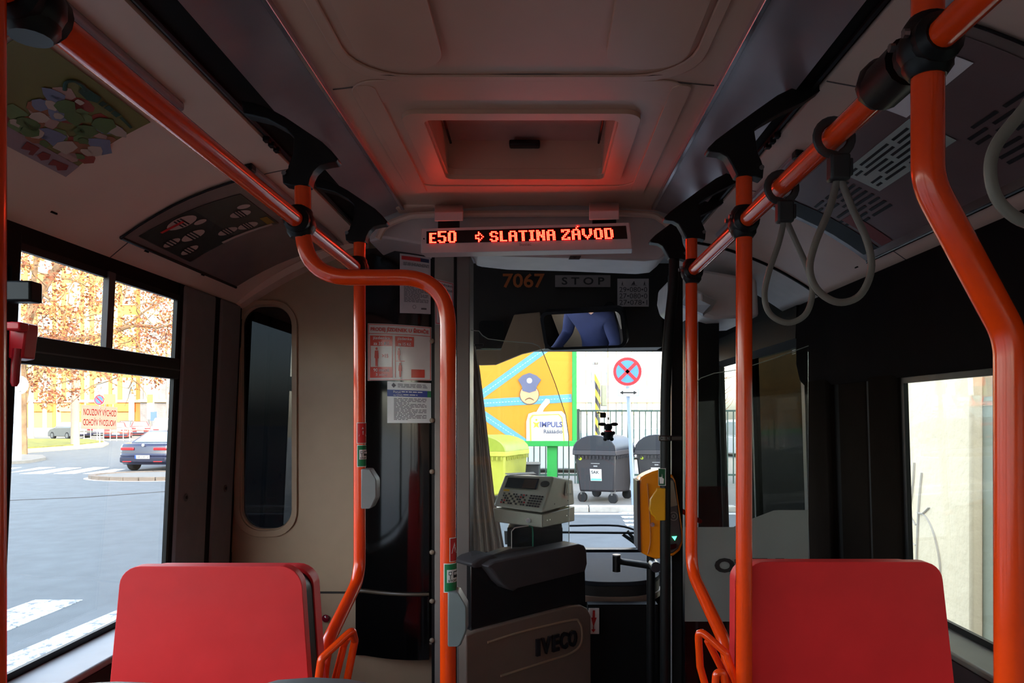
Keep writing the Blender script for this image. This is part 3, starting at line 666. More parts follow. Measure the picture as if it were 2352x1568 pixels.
# right cove
sf = cove_surf(PRf, (1905, 480-78), (1755, 510), (1910, 630), (2230, 470))
sf = Surf(*[V((x, y, CZ+prof(PRf, x))) for x, y in ((.72, 1.22), (.72, 2.30), (1.075, 2.36), (1.075, 1.24))], lambda p: V((p.x, p.y, CZ+prof(PRf, p.x))), V((0, 0, -1)))
t_ = holder('smoky poster holder in the right ceiling cove behind the hanging straps', sf)
sp = sf
t_ = thing('notice', 'grey notice sheets curling inside the right cove holder', 'notice', sp.at(.5, .5))
m = MB(); sp.sheet(m, .001, 10, 8, .03, .06, .97, .93, .006); m.build('sheet', M('dusky notice', (120, 98, 98), .3), t_)
m = MB(); sp.sheet(m, .001, 6, 4, .30, .22, .62, .52, .009); m.build('curled_sheet', M('pale green paper', (180, 196, 190), .5), t_)
m = MB(); sp.sheet(m, .001, 3, 3, .08, .03, .3, .2, .009); m.build('torn_sheet', M('white sheet', (250, 248, 250), .5), t_)
m = MB(); lines_of_print(sp, m, .33, .25, .6, .5, 6, .011); lines_of_print(sp, m, .05, .5, .28, .9, 8, .009); lines_of_print(sp, m, .65, .3, .95, .7, 8, .009); m.build('print_lines', INK, t_)
m = MB(); sp.rect(m, .80, .55, .86, .92, .009, 1, 3); m.build('red_print', M('dull red print', (130, 40, 36), .4), t_)
m = MB(); sp.rect(m, .88, .03, .97, .92, .009, 1, 6); m.build('dark_band', INK, t_)
sp = Surf(*[V((x, y, CZ+prof(PRf, x))) for x, y in ((.76, .55), (.76, 1.02), (1.06, 1.04), (1.06, .55))], lambda p: V((p.x, p.y, CZ+prof(PRf, p.x))), V((0, 0, -1)))
t_ = thing('poster', 'pale poster with a dark photograph in the right cove behind the nearest pole', 'poster', sp.at(.5, .5))
m = MB(); sp.sheet(m, .001, 8, 8, o=.004); m.build('sheet', M('greyish poster', (215, 192, 188), .4), t_)
m = MB(); sp.rect(m, .35, .35, .8, .8, .006, 5, 5); m.build('photo_print', M('dark photo', (50, 36, 42), .4, noise=(25, .7)), t_)
m = MB(); sp.rect(m, 0, .02, 1, .10, .006, 5); m.build('red_band', RED, t_)
m = MB(); lines_of_print(sp, m, .1, .15, .9, .3, 3, .006); m.build('print_lines', INK, t_)
# light bars on the coves
def bar(label, pl, xa, y0, y1, capend=True):
    t = thing('light_bar', label, 'lamp', (xa, (y0+y1)/2, CZ+prof(pl, xa)), None)
    d = .035*(1 if xa > 0 else -1); z0, z1 = CZ+prof(pl, xa), CZ+prof(pl, xa+d)
    m = MB(); m.hexa([(xa, y0, z0-.018), (xa+d, y0, z1-.018), (xa+d, y1, z1-.018), (xa, y1, z0-.018), (xa, y0, z0), (xa+d, y0, z1), (xa+d, y1, z1), (xa, y1, z0)]); m.build('diffuser', M('mauve grey diffuser', (150, 130, 134), .35), t, bevel=.006)
    if capend:
        m = MB(); m.hexa([(xa-.001, y0-.03, z0-.02), (xa+d+.001, y0-.03, z1-.02), (xa+d+.001, y0+.002, z1-.02), (xa-.001, y0+.002, z0-.02), (xa-.001, y0-.03, z0), (xa+d+.001, y0-.03, z1), (xa+d+.001, y0+.002, z1), (xa-.001, y0+.002, z0)]); m.build('end_cap', BLACKP, t, bevel=.004)
    return t
bar('short greyish light bar with black cap beyond the rail bend, left cove', PLf, -.765, 1.94, 2.72)
bar('long greyish light bar in the near left cove above the rail', PLf, -.765, -1.0, 1.55, False)
bar('short greyish light bar with black cap beside the straps, right cove', PRf, .66, 1.88, 2.7)
bar('greyish light bar in the near right cove behind the clamp', PRf, .66, -1.0, 1.36, False)
# ---------------- seats
def seat(label, x0, x1, D, zt, side):
    t = thing('bus_seat', label, 'seat', ((x0+x1)/2, D+.1, 0), 'red double-shell seats facing forward')
    w_ = x1-x0; cx = (x0+x1)/2
    def shell(D0, D1, top, ins, fl=.05, name='x', mat=REDFAB, bev=.012):
        m = MB(); z0 = .52
        def ringp(dd, e):
            a = []
            for sx in (1, -1):
                pass
            pts = []
            zb = z0; r = .04
            L_, R_ = x0+ins+e, x1-ins-e; T_ = top-e
            sk_ = .045                                  # sides lean inward towards the top
            lw, rw = (.045, .012) if side < 0 else (.012, .045); lb_, rb_ = (.05, .03) if side < 0 else (-.012, .06)
            pts.append((L_-lb_, zb)); pts.append((R_+rb_, zb))
            for k in range(7):
                aa = math.radians(90*k/6); pts.append((R_-rw-r+r*math.cos(aa)+.006*(1-k/6), T_-r+r*math.sin(aa)))
            for k in range(7):
                aa = math.radians(90+90*k/6); pts.append((L_+lw+r+r*math.cos(aa)-.006*(k/6), T_-r+r*math.sin(aa)))
            return [V((x, dd-(z-1.0)*.05, z)) for x, z in pts]
        fr = ringp(D0, 0); m.prism(fr, (0, D1-D0, 0)); return m.build(name, mat, t, bevel=bev, segs=3)
    shell(D, D+.028, zt, 0, name='back_cover', bev=.010)
    shell(D+.026, D+.075, zt-.022, .001, name='core', mat=BLACKP, bev=.004)
    shell(D+.072, D+.115, zt-.016, -.002, name='backrest')
    m = MB(); m.ext((x0+.01, D+.10, .48), (x1-.01, D+.50, .56)); m.build('seat_cushion', REDFAB, t, bevel=.03, segs=3)
    m = MB(); m.ext((cx-.15, D+.12, 0), (cx+.15, D+.42, .48)); m.build('pedestal', DARKER, t, bevel=.01)
    return t
sL = seat('bright red seat seen from behind beside the left window', -.928, -.497, 1.53, 1.6-.317, -1)
sR = seat('deep red seat seen from behind beside the right window', .446, .93, 1.60, 1.6-.322, 1)
def handle(t, loops, r=.0078):
    for k, l in enumerate(loops):
        m = MB(); m.tube(fillet([P(*p) for p in l], .012, 5), r, 12); m.build('grab_handle', ORANGE, t)
handle(sL, [[(712, 1700, 1.52), (738, 1512, 1.52), (809, 1446, 1.56), (815, 1470, 1.60), (770, 1700, 1.62)], [(735, 1700, 1.64), (790, 1480, 1.64), (800, 1462, 1.62)]], .0085)
handle(sR, [[(1655, 1700, 1.62), (1608, 1530, 1.62), (1603, 1442, 1.60), (1668, 1500, 1.58), (1735, 1700, 1.57)], [(1632, 1700, 1.56), (1645, 1545, 1.56), (1660, 1543, 1.56), (1690, 1700, 1.56)], [(1625, 1470, 1.65), (1690, 1600, 1.68)]], .0085)
for lab, mt, pts, D in (('grey seat back whose top edge pokes up below the orange handle', GREYP, [(505, 3150), (515, 1640), (560, 1590), (585, 1575), (640, 1559), (720, 1553), (800, 1557), (880, 1572), (915, 1590), (950, 1640), (960, 3150)], .80),
                        ('pale grey-green seat back edge at the bottom before the left red seat', M('pale green grey shell', (160, 168, 160), .4), [(-20, 3150), (-10, 1640), (60, 1590), (120, 1576), (180, 1568), (270, 1563), (350, 1566), (400, 1580), (440, 1600), (470, 1640), (480, 3150)], .82)):
    c = P((pts[0][0]+pts[-1][0])/2, 1568, D); t = thing('near_seat', lab, 'seat', (c.x, D-.2, 0), None)
    m = MB(); m.prism(pxp(pts, D), (0, -.05, 0)); m.build('seat_shell', mt, t, bevel=.006)
    w_ = abs(P(pts[-1][0], 0, D).x-P(pts[0][0], 0, D).x)
    m = MB(); m.ext((c.x-w_/2+.005, D-.48, .42), (c.x+w_/2-.005, D-.03, .50)); m.build('seat_cushion', REDFAB, t, bevel=.02)
    m = MB(); m.ext((c.x-.07, D-.38, 0), (c.x+.07, D-.14, .42)); m.build('pedestal', DARKER, t, bevel=.01)
# ---------------- cab partition
DPT = 2.90
def bulge(p, x0=P(838, 0, DPT).x, x1=P(992, 0, DPT).x, h=.07):
    s_ = max(0, min(1, (p.x-x0)/(x1-x0))); return V((p.x, DPT-.012-h*math.sin(math.pi*(.08+.92*s_)*.62), p.z))
t_ = thing('cab_partition', 'taupe moulded partition behind the driver with rounded dark window', 'partition', (P(760, 0, DPT).x, DPT, 0))
hole1 = [P(x, y, DPT) for x, y in rrect(556, 703, 670, 1214, 46, 8)]
hb = [(992, 585), (960, 576), (925, 576), (895, 586), (868, 612), (852, 650), (845, 740), (842, 1200), (836, 1290), (828, 1345), (828, 1400), (838, 1440), (860, 1470), (895, 1490), (992, 1478)]
hole2 = pxp(hb, DPT)
m = MB(); m.prism([P(530, 500, DPT), P(1004, 500, DPT), V((P(1004, 0, DPT).x, DPT, 0)), V((P(530, 0, DPT).x, DPT, 0))], (0, .03, 0), holes=[hole1, hole2])
m.build('moulded_panel', BEIGE, t_, bevel=.006)
m = MB(); m.prism([P(x, y, DPT) for x, y in rrect(540, 690, 684, 1232, 58, 8)], (0, -.012, 0), holes=[[P(x, y, DPT) for x, y in rrect(553, 701, 672, 1217, 48, 8)]]); m.build('window_surround', BEIGE, t_, bevel=.006)
m = MB(); m.prism([P(x, y, DPT+.02) for x, y in rrect(545, 690, 680, 1225, 50, 6)], (0, .006, 0)); m.build('dark_window', glassm('smoked cab glass', (.06, .065, .07), .05, .45), t_, smooth=False)
m = MB(); xs = [P(820+172*k/16, 0, DPT).x for k in range(17)]
for (ya, yb_) in ((576, 1348), (1358, 1500)):
    vs = []; fs = []
    for k, x in enumerate(xs):
        for yv in (ya, yb_): vs.append(bulge(V((x, 0, P(0, yv, DPT).z))))
        for yv in (ya, yb_): vs.append(bulge(V((x, 0, P(0, yv, DPT).z)))+V((0, .01, 0)))
    for k in range(16):
        a = 4*k; fs += [(a, a+4, a+5, a+1), (a+2, a+3, a+7, a+6), (a, a+2, a+6, a+4), (a+1, a+5, a+7, a+3)]
    fs += [(0, 1, 3, 2), (64, 66, 67, 65)]
    m.add(vs, fs)
m.build('curved_glass', BLACKG, t_)
m = MB(); m.tube([bulge(V((x, 0, P(0, 1353, DPT).z)))+V((0, -.002, 0)) for x in xs], .006, 6); m.build('glass_joint', M('bronze bead', (90, 76, 62), .35), t_)
m = MB(); m.ext(P(980, 500, DPT+.035), V((P(1004, 0, DPT).x, DPT+.05, 0))); m.build('edge_strip', BLACKP, t_)
m = MB(); m.ext(P(725, 1358, DPT-.002), P(832, 1362, DPT+.004)); m.build('panel_joint', M('dark joint', (40, 32, 28), .7), t_)
m = MB(); c = P(748, 1420, DPT-.01); m.ball(c, .016, (1, .5, 1)); b_ = m.build('push_cap', M('maroon cap', (120, 20, 40), .1, coat=1), t_)
# post of the cab
t_ = thing('cab_post', 'tall grey-brown post between the cab partition and the cab door', 'post', (P(1035, 0, 2.8).x, 2.8, 0))
GP = M('grey brown post', (118, 108, 102), .4, noise=(10, .04))
m = MB(); m.ext((P(1049, 0, 2.74).x, 2.74, 0), (P(1079, 0, 2.74).x, 2.90, CZ+.62)); m.build('post_body', GP, t_, bevel=.004)
m = MB(); m.ext((P(998, 0, 2.80).x, 2.80, 0), (P(1050, 0, 2.80).x, 2.92, CZ+.62)); m.build('post_wing', M('pale grey brown post', (150, 138, 130), .4), t_, bevel=.003)
m = MB(); m.ext((P(1043, 0, 2.79).x, 2.78, 0), (P(1049, 0, 2.79).x, 2.82, CZ+.62)); m.build('post_seal', BLACKP, t_)
m = MB(); m.ext((P(991, 0, 2.80).x, 2.805, 0), (P(998, 0, 2.80).x, 2.9, CZ+.62)); m.build('post_seal', BLACKP, t_)
for y in (783, 965, 1083, 1268, 1380, 1470):
    m = MB(); c = P(992, y, 2.795); m.ball(c, .010, (1, .5, 1), 10); m.build('cover_cap', M('tan cap', (150, 128, 108), .4), t_)
# posters on the curved glass
def gsurf(x0, y0, x1, y1, skew=6):
    return Surf(P(x0, y0, 2.86), P(x1, y0+skew, 2.83), P(x1, y1, 2.83), P(x0, y1, 2.86), lambda p: bulge(p), V((0, -1, 0)))
sp = gsurf(844, 742, 992, 874, 10)
t_ = thing('notice', 'red and white ticket price notice on the black curved glass', 'notice', sp.at(.5, 1))
m = MB(); sp.sheet(m, .0008, 10, 1, o=.003); m.build('sheet', M('pinkish notice paper', (214, 200, 196), .35, coat=.4), t_)
m = MB(); sp.text(m, 'PRODEJ JÍZDENEK U ŘIDIČE', .05, .045, .96, .15, .03, .0055)
for a in ((.01, .012, .99, .022), (.01, .17, .99, .18), (.01, .985, .99, .993), (.01, .012, .02, .99), (.98, .012, .99, .99)): sp.rect(m, *a, .0048, 8)
sp.rect(m, .04, .21, .41, .39, .0048, 4); sp.rect(m, .04, .76, .41, .95, .0048, 4); sp.rect(m, .45, .21, .74, .39, .0048, 4); sp.rect(m, .70, .80, .9, .95, .0048, 3)
sp.rect(m, .04, .39, .05, .76, .0048); sp.rect(m, .40, .39, .41, .76, .0048)
sp.rect(m, .45, .39, .46, .95, .0048); sp.rect(m, .45, .65, .60, .66, .0048)
def person_print(u, v, h):
    sp.disc(m, u, v+h*.09, sp.h*h*.07, .0052, 10)
    sp.poly(m, [(u-.028*h*3, v+.18*h), (u+.028*h*3, v+.18*h), (u+.034*h*3, v+.58*h), (u+.02*h*3, v+.60*h), (u+.018*h*3, v+h), (u+.002, v+h), (u, v+.66*h), (u-.002, v+h), (u-.018*h*3, v+h), (u-.02*h*3, v+.60*h), (u-.034*h*3, v+.55*h)], .0052)
person_print(.15, .41, .34); person_print(.51, .42, .22); person_print(.53, .68, .26)
sp.text(m, '>15', .24, .53, .34, .60, .02, .0055)
m.build('red_print', M('ticket red', (206, 52, 34), .35, coat=.4), t_)
m = MB(); sp.text(m, 'jízdenka', .09, .225, .37, .29, .01, .006); sp.text(m, 'za 35 Kč', .10, .315, .36, .375, .01, .006); sp.text(m, '90 minut', .10, .785, .36, .845, .01, .006); sp.text(m, '3 zóny', .14, .87, .33, .93, .01, .006)
sp.text(m, 'jízdenka', .49, .225, .71, .29, .01, .006); sp.text(m, 'za 15 Kč', .50, .315, .70, .375, .01, .006); m.build('white_print', PAPER, t_, kind='stuff')
sp = gsurf(923, 587, 990, 722, 6)
t_ = thing('notice', 'white letter sheet with a red and blue header high on the curved glass', 'notice', sp.at(.5, 1))
m = MB(); sp.sheet(m, .0008, 5, 1, o=.003); m.build('sheet', M('dim paper', (196, 180, 180), .5), t_)
m = MB(); sp.rect(m, .06, .035, .68, .10, .0048, 3); m.build('red_print', RED, t_)
m = MB(); sp.rect(m, .68, .037, .95, .10, .0048, 2); m.build('blue_print', M('navy print', (40, 44, 80), .5), t_)
m = MB(); lines_of_print(sp, m, .12, .14, .95, .2, 3, .0048); lines_of_print(sp, m, .14, .5, .93, .82, 15, .0048); sp.ring(m, .48, .89, .006, .0075, .0055, 14); sp.rect(m, .7, .9, .87, .93, .0048); m.build('print_lines', M('grey ink', (90, 80, 84), .5), t_)
sp = gsurf(893, 876, 991, 971, 4)
t_ = thing('notice', 'white notice with blue and green band below the ticket price notice', 'notice', sp.at(.5, 1))
m = MB(); sp.sheet(m, .0008, 6, 1, o=.003); m.build('sheet', M('notice paper', (222, 218, 216), .35, coat=.3), t_)
m = MB(); sp.rect(m, 0, .2, .92, .36, .0048, 4); m.build('blue_print', M('royal print', (40, 58, 140), .4), t_)
m = MB(); sp.rect(m, .92, .2, 1, .36, .0048, 1); m.build('green_print', GREEN, t_)
m = MB(); sp.text(m, 'Poruš', .15, .22, .32, .275, 0, .006); sp.text(m, 'na CNG', .15, .3, .36, .345, 0, .006); lines_of_print(sp, m, .34, .23, .85, .28, 1, .006); lines_of_print(sp, m, .38, .305, .7, .35, 1, .006); m.build('white_print', PAPER, t_, kind='stuff')
m = MB(); lines_of_print(sp, m, .25, .05, .92, .15, 3, .0048); lines_of_print(sp, m, .16, .4, .9, .94, 16, .0048); sp.poly(m, [(.10, .09), (.15, .03), (.21, .09), (.15, .15)], .0048); m.build('print_lines', M('grey ink', (90, 80, 84), .5), t_)
m = MB(); sp2 = Surf(P(1000, 640, 2.795), P(1042, 650, 2.795), P(1042, 748, 2.795), P(1000, 745, 2.795), n=V((0, -1, 0)))
t_ = thing('notice', 'white notice with thin red border on the cab post', 'notice', sp2.at(.5, 1))
sp2.sheet(m, .0008); m.build('sheet', M('dim paper', (196, 180, 180), .5), t_)
m = MB(); sp2.text(m, 'UMOŽNĚTE ŘIDIČI', .1, .07, .95, .12, .03, .0015); sp2.text(m, 'BEZPEČNÝ VÝHLED', .1, .17, .95, .23, .03, .0015); m.build('black_print', INK, t_)
m = MB(); sp2.ring(m, .5, .5, .027, .031, .0015, 24)
for a in ((.03, .02, .97, .035), (.03, .965, .97, .98), (.03, .02, .06, .98), (.94, .02, .97, .98)): sp2.rect(m, *a, .0012)
m.build('red_print', RED, t_)
# ---------------- stop buttons and stickers on poles
def stopbutton(label, px, py0, py1, D, w_):
    t = thing('stop_button', label, 'button', P(px, py1, D), 'grey stop buttons on poles')
    a = (py0+py1)/2; h = py1-py0
    m = MB(); m.prism(pxp([(px, py0), (px+w_*.55, py0), (px+w_*.65, py0+h*.06), (px+w_*.97, py0+h*.25), (px+w_, py0+h*.30), (px+w_, py0+h*.72), (px+w_*.95, py0+h*.78), (px+w_*.72, py0+h*.96), (px+w_*.6, py1), (px, py1)], D-.030), (0, .05, 0)); m.build('button_case', GREYP, t, bevel=.003)
    m = MB(); m.ext(P(px+w_*.94, a-h*.1, D-.022), P(px+w_*1.06, a+h*.1, D+.012)); m.build('red_key', M('red key', (190, 20, 30), .3), t, bevel=.002)
stopbutton('grey stop button on the bent pole before the taupe partition', 829, 1077, 1168, 2.06, 35)
stopbutton('grey stop button on the big S-bend pole, lowest of the two', 1028, 1360, 1485, DP, 43)
def polesticker(t, cx, D, r, y0, y1, a0, a1, kind):
    def mk(u, v, o):
        a = a0+(a1-a0)*u; R_ = r+.0006+o; return V((cx+R_*math.sin(a), D-R_*math.cos(a), P(0, y0+(y1-y0)*v, D).z))
    class Q(Surf):
        def at(s, u, v, o=0): return mk(u, v, o)
    q = Q(mk(0, 0, 0), mk(1, 0, 0), mk(1, 1, 0), mk(0, 1, 0), n=V((0, -1, 0))); q.w = r*(a1-a0)
    m = MB(); q.sheet(m, .0003, 8, 1); b = m.build('sticker', M('white sticker', (225, 222, 215), .4), t, label='white-edged %s sticker' % kind)
    m = MB(); q.sheet(m, .0003, 8, 1, .07, .03, .97, .97, .0005); m.build('sticker_field', RED if kind == 'red' else GREEN, b)
    if kind == 'red':
        m = MB(); q.poly(m, [(.2, .65), (.55, .2), (.9, .65)], .0012); m.build('triangle_print', PAPER, b)
        m = MB(); q.poly(m, [(.34, .6), (.55, .33), (.76, .6)], .0018); m.build('triangle_field', RED, b)
        m = MB(); q.rect(m, .52, .4, .58, .52, .0024); q.rect(m, .52, .54, .58, .57, .0024); m.build('mark_print', PAPER, b)
    else:
        m = MB(); q.sheet(m, .0003, 6, 1, .22, .22, .97, .66, .001); m.build('picture_field', PAPER, b)
        m = MB(); q.rect(m, .33, .28, .52, .40, .0018); q.rect(m, .41, .40, .45, .54, .0018); q.rect(m, .62, .28, .95, .5, .0018, 3); q.text(m, 'STOP', .3, .56, .85, .64, .03, .0018); m.build('symbol_print', INK, b)
        m = MB(); q.rect(m, .36, .30, .49, .38, .0024); q.rect(m, .66, .31, .78, .4, .0024); q.rect(m, .82, .31, .95, .4, .0024); m.build('symbol_light', PAPER, b)
pxc = P(827, 0, 2.06).x
polesticker(t1, pxc, 2.06, .0172, 970, 1018, -.3, 1.45, 'red'); polesticker(t1, pxc, 2.06, .0172, 1021, 1071, -.25, 1.45, 'green')
pxc = P(1029, 0, DP).x
polesticker(BASE1, pxc, DP, .0175, 1232, 1287, .3, 1.45, 'red'); polesticker(BASE1, pxc, DP, .0175, 1290, 1356, -.4, 1.45, 'green')
# ---------------- emergency hammer and black box on the near left pillar
t_ = thing('emergency_hammer', 'red emergency hammer hanging at the left window pillar', 'hammer', (XL(.05)+.04, 1.60, CZ+.04))
Dh = 1.60
m = MB(); m.prism(pxp([(20, 737), (60, 742), (60, 760), (52, 822), (30, 826), (18, 822)], Dh-.03), (0, .04, 0)); m.build('hammer_holder', M('red plastic', (190, 16, 26), .3), t_, bevel=.004)
m = MB(); m.tube([P(40, 800, Dh-.03), P(36, 840, Dh-.03), P(34, 878, Dh-.03), P(33, 887, Dh-.03)], [.009, .009, .0085, .005], 12); m.build('hammer_grip', M('dark red plastic', (150, 10, 22), .3), t_)
m = MB(); m.box(P(38, 750, Dh-.045), (.036, .03, .018)); m.build('hammer_head', M('red plastic', (190, 16, 26), .3), t_, bevel=.004)
t_ = thing('blind_box', 'small black box on the left window pillar above the red hammer', 'box', P(50, 698, 1.6))
m = MB(); m.ext(P(26, 698, 1.60), P(70, 643, 1.56)); m.build('box_body', BLACKP, t_, bevel=.005)
m = MB(); m.ext(P(18, 690, 1.62), P(28, 610, 1.60)); m.build('mount_strip', DARKER, t_)
# emergency exit sticker on the glass
sx = -1.205
def wl_pt(px, py, off=.0):
    d = ray(px, py); t = 1.0
    for _ in range(12): t = (XL(d.z*t)-.012+off)/d.x
    return CAM+d*t
S4 = Surf(wl_pt(186, 929), wl_pt(269, 935), wl_pt(267, 986), wl_pt(185, 984), n=V((1, 0, 0)))
t_ = thing('exit_sticker', 'pale peach emergency exit sticker with red words on the left window', 'sticker', S4.at(.5, 1))
m = MB(); S4.sheet(m, .0006, o=.001); m.build('sheet', filmm('peach film', (255, 215, 190), .8, .22), t_, smooth=False)
m = MB(); S4.text(m, 'NOUZOVÝ VÝCHOD', .05, .08, .96, .43, .012, .0022); S4.text(m, 'NOUZOVÝ VÝCHOD', .04, .52, .94, .86, .012, .0022, mirror=True); m.build('red_print', filmm('red film print', (215, 15, 25), .4), t_, smooth=False)
# ================================================================ driver's cab
DA, DB = V((P(1078, 0, 2.6).x, 2.6, 0)), V((P(1358, 0, 3.0).x, 3.0, 0))
DU = (DB-DA).normalized(); DN = V((DU.y, -DU.x, 0))
def dp(px, py, off=0): return onplane(px, py, DA+DN*off, DN)
t_ = thing('cab_door', 'half-height driver cab door, taupe below and charcoal above, with a padded top', 'door', (DA+DB)/2)
def dpoly(name, pts, off, th, mat, bev=.006, parent=None, floor=False):
    m = MB(); q = [dp(x, y, off) for x, y in pts]
    m.prism(q, -DN*th); return m.build(name, mat, parent or t_, bevel=bev, segs=3)
lowbl, lowbr = dp(1072, 1600, .03), dp(1359, 1600, .03)
m = MB(); top = [dp(x, y, .03) for x, y in ((1070, 1458), (1095, 1448), (1200, 1420), (1310, 1391), (1335, 1389), (1350, 1397), (1358, 1415))]
q = [V((lowbl.x, lowbl.y, .12))]+top+[V((lowbr.x, lowbr.y, .12))]
m.prism(q, -DN*.05); lo = m.build('lower_panel', M('taupe door moulding', (132, 113, 100), .42), t_, bevel=.012, segs=3)
path = [dp(x, y, .032) for x, y in ((1120, 1475), (1200, 1450), (1312, 1424), (1330, 1428), (1337, 1450), (1333, 1480), (1310, 1500), (1250, 1520), (1150, 1552))]
m = MB(); m.tube(smoothpath(path, 5), .0045, 8); m.build('pressed_bead', BEIGE, lo)
dpoly('dark_panel', [(1082, 1290), (1344, 1280), (1346, 1400), (1200, 1425), (1082, 1455)], .012, .03, M('satin black panel', (34, 32, 33), .25, coat=.3), .004)
arm = dpoly('padded_top', [(1119, 1301), (1139, 1288), (1200, 1275), (1331, 1249), (1343, 1252), (1348, 1262), (1350, 1294), (1345, 1312), (1192, 1350), (1182, 1358), (1165, 1352), (1150, 1338), (1139, 1322), (1128, 1308)], .07, .10, M('soft charcoal pad', (70, 66, 68), .5, bump=(300, .2, .0005)), .014)
dpoly('pad_shoulder', [(1081, 1296), (1100, 1283), (1135, 1272), (1150, 1284), (1122, 1300), (1090, 1305)], .03, .12, M('soft charcoal pad', (70, 66, 68), .5), .01)
S = Surf(dp(1229, 1467, .03), dp(1322, 1443, .03), dp(1322, 1481, .03), dp(1229, 1506, .03), n=DN)
GL = {'I': (0, .085), 'V': (.115, .35), 'E': (.385, .55), 'C': (.575, .765), 'O': (.785, 1.0)}
for ch, (ua, ub) in GL.items():
    vs, fs = txt(ch, .035); x0 = min(v[0] for v in vs); x1 = max(v[0] for v in vs); y0 = min(v[1] for v in vs); y1 = max(v[1] for v in vs)
    m = MB(); n = len(vs); f_ = [S.at(ua+(ub-ua)*(x-x0)/(x1-x0), (y1-y)/(y1-y0), .012) for x, y in vs]; b_ = [p-DN*.010 for p in f_]
    ed = {}
    for f in fs:
        for i in range(len(f)):
            e = (f[i], f[(i+1) % len(f)]); ed[e] = 1
    sides = [(a, b, b+n, a+n) for a, b in ed if (b, a) not in ed]
    m.add(f_+b_, list(fs)+sides); m.build('chrome_letter', M('dark chrome', (44, 44, 48), .18, metal=.3, coat=1), lo, smooth=False, label='chrome letter %s' % ch)
# red arrow sticker by the door
t2_ = thing('sticker', 'white sticker with a red downward arrow beside the taupe cab door', 'sticker', P(1362, 1455, 3.02))
s_ = Surf(P(1352, 1396, 3.02), P(1376, 1396, 3.02), P(1376, 1455, 3.02), P(1348, 1455, 3.02), n=V((0, -1, 0)))
m = MB(); s_.sheet(m, .002); m.build('sheet', PAPER, t2_)
m = MB(); s_.poly(m, [(.40, .08), (.62, .08), (.62, .36), (.78, .36), (.52, .74), (.28, .36), (.40, .36)], .003); s_.rect(m, .48, .7, .56, .84, .003); s_.poly(m, [(.34, .82), (.70, .82), (.52, .94)], .003); m.build('red_print', RED, t2_)
m = MB(); m.ext((P(1350, 0, 3.05).x, 3.05, 0), (P(1500, 0, 3.05).x+.02, 3.1, CZ-.80)); m.build('trim_12', DARKER, kind='structure')
# protective glass
t_ = thing('protective_glass', 'clear protective glass with curved corner above the cab door', 'glass', dp(1190, 1255))
pg = [(1082, 1285), (1082, 758), (1100, 760), (1108, 770), (1121, 778), (1160, 783), (1222, 788), (1237, 794), (1246, 806), (1275, 880), (1299, 952), (1306, 1000), (1307, 1252)]
m = MB(); q = [dp(x, y, -.02) for x, y in pg]; m.prism(q, -DN*.006); m.build('pane', glassm('cab glass', (.94, .96, .95), .04, .5, 0, .02), t_, smooth=False)
m = MB(); m.tube([dp(x, y, -.022) for x, y in pg[1:]], .0016, 6); m.build('bright_edge', M('glass edge', (170, 180, 172), .2), t_)
# tray in the glass
t_ = thing('coin_tray', 'dark coin tray with pale edge and green side in the protective glass', 'tray', dp(1200, 1258))
m = MB(); m.prism([dp(x, y, -.03) for x, y in ((1176, 1256), (1176, 1218), (1184, 1212), (1216, 1208), (1222, 1213), (1222, 1256))], -DN*.012); m.build('tray_opening', BLACKG, t_)
m = MB(); m.tube([dp(x, y, -.02) for x, y in ((1175, 1262), (1175, 1220), (1182, 1212), (1214, 1207))], .0022, 6); m.build('pale_rim', M('pale rim', (190, 185, 178), .3), t_)
m = MB(); m.tube([dp(x, y, -.02) for x, y in ((1214, 1207), (1223, 1210), (1224, 1225), (1224, 1258))], .003, 6); m.build('green_rim', M('green rim', (40, 120, 96), .4), t_)
m = MB(); m.prism([dp(x, y, -.01) for x, y in ((1120, 1278), (1172, 1260), (1230, 1255), (1232, 1262), (1160, 1275))], -DN*.05); m.build('tray_base', M('tray grey', (90, 88, 86), .4), t_, bevel=.003)
# curtain
t_ = thing('curtain', 'grey pleated fabric curtain hanging between the cab post and the windscreen', 'curtain', P(1110, 1275, 3.05))
m = MB(); NX, NY = 60, 24; rows = [(800, 1072, 1092), (838, 1072, 1101), (960, 1072, 1116), (1140, 1072, 1136), (1200, 1072, 1148), (1268, 1072, 1160)]
def rowx(y):
    for (a, b, c), (d, e, f) in zip(rows, rows[1:]):
        if a <= y <= d: k = (y-a)/(d-a); return b+(e-b)*k, c+(f-c)*k
    return rows[-1][1:]
vs = []
for side in (0, .004):
    for j in range(NY+1):
        y = 790+(1275-790)*j/NY; a, b = rowx(max(800, y))
        for i in range(NX+1):
            s = i/NX; D = 3.12+.022*math.sin(s*34+j*.06)+.01*math.sin(s*13+1+j*.1)+side
            vs.append(P(a+(b-a)*s, y+(8*math.sin(s*9) if j == NY else 0), D))
W = NX+1; K = W*(NY+1)
fs = [(j*W+i, j*W+i+1, (j+1)*W+i+1, (j+1)*W+i) for j in range(NY) for i in range(NX)]; fs += [tuple(reversed([k+K for k in f])) for f in fs]
m.add(vs, fs); m.build('cloth', filmm('grey curtain cloth', (200, 190, 182), .5), t_, recalc=False)
m = MB(); m.tube([P(1060, 792, 3.12), P(1110, 792, 3.12)], .006, 8); m.build('curtain_rod', BLACKP, t_)
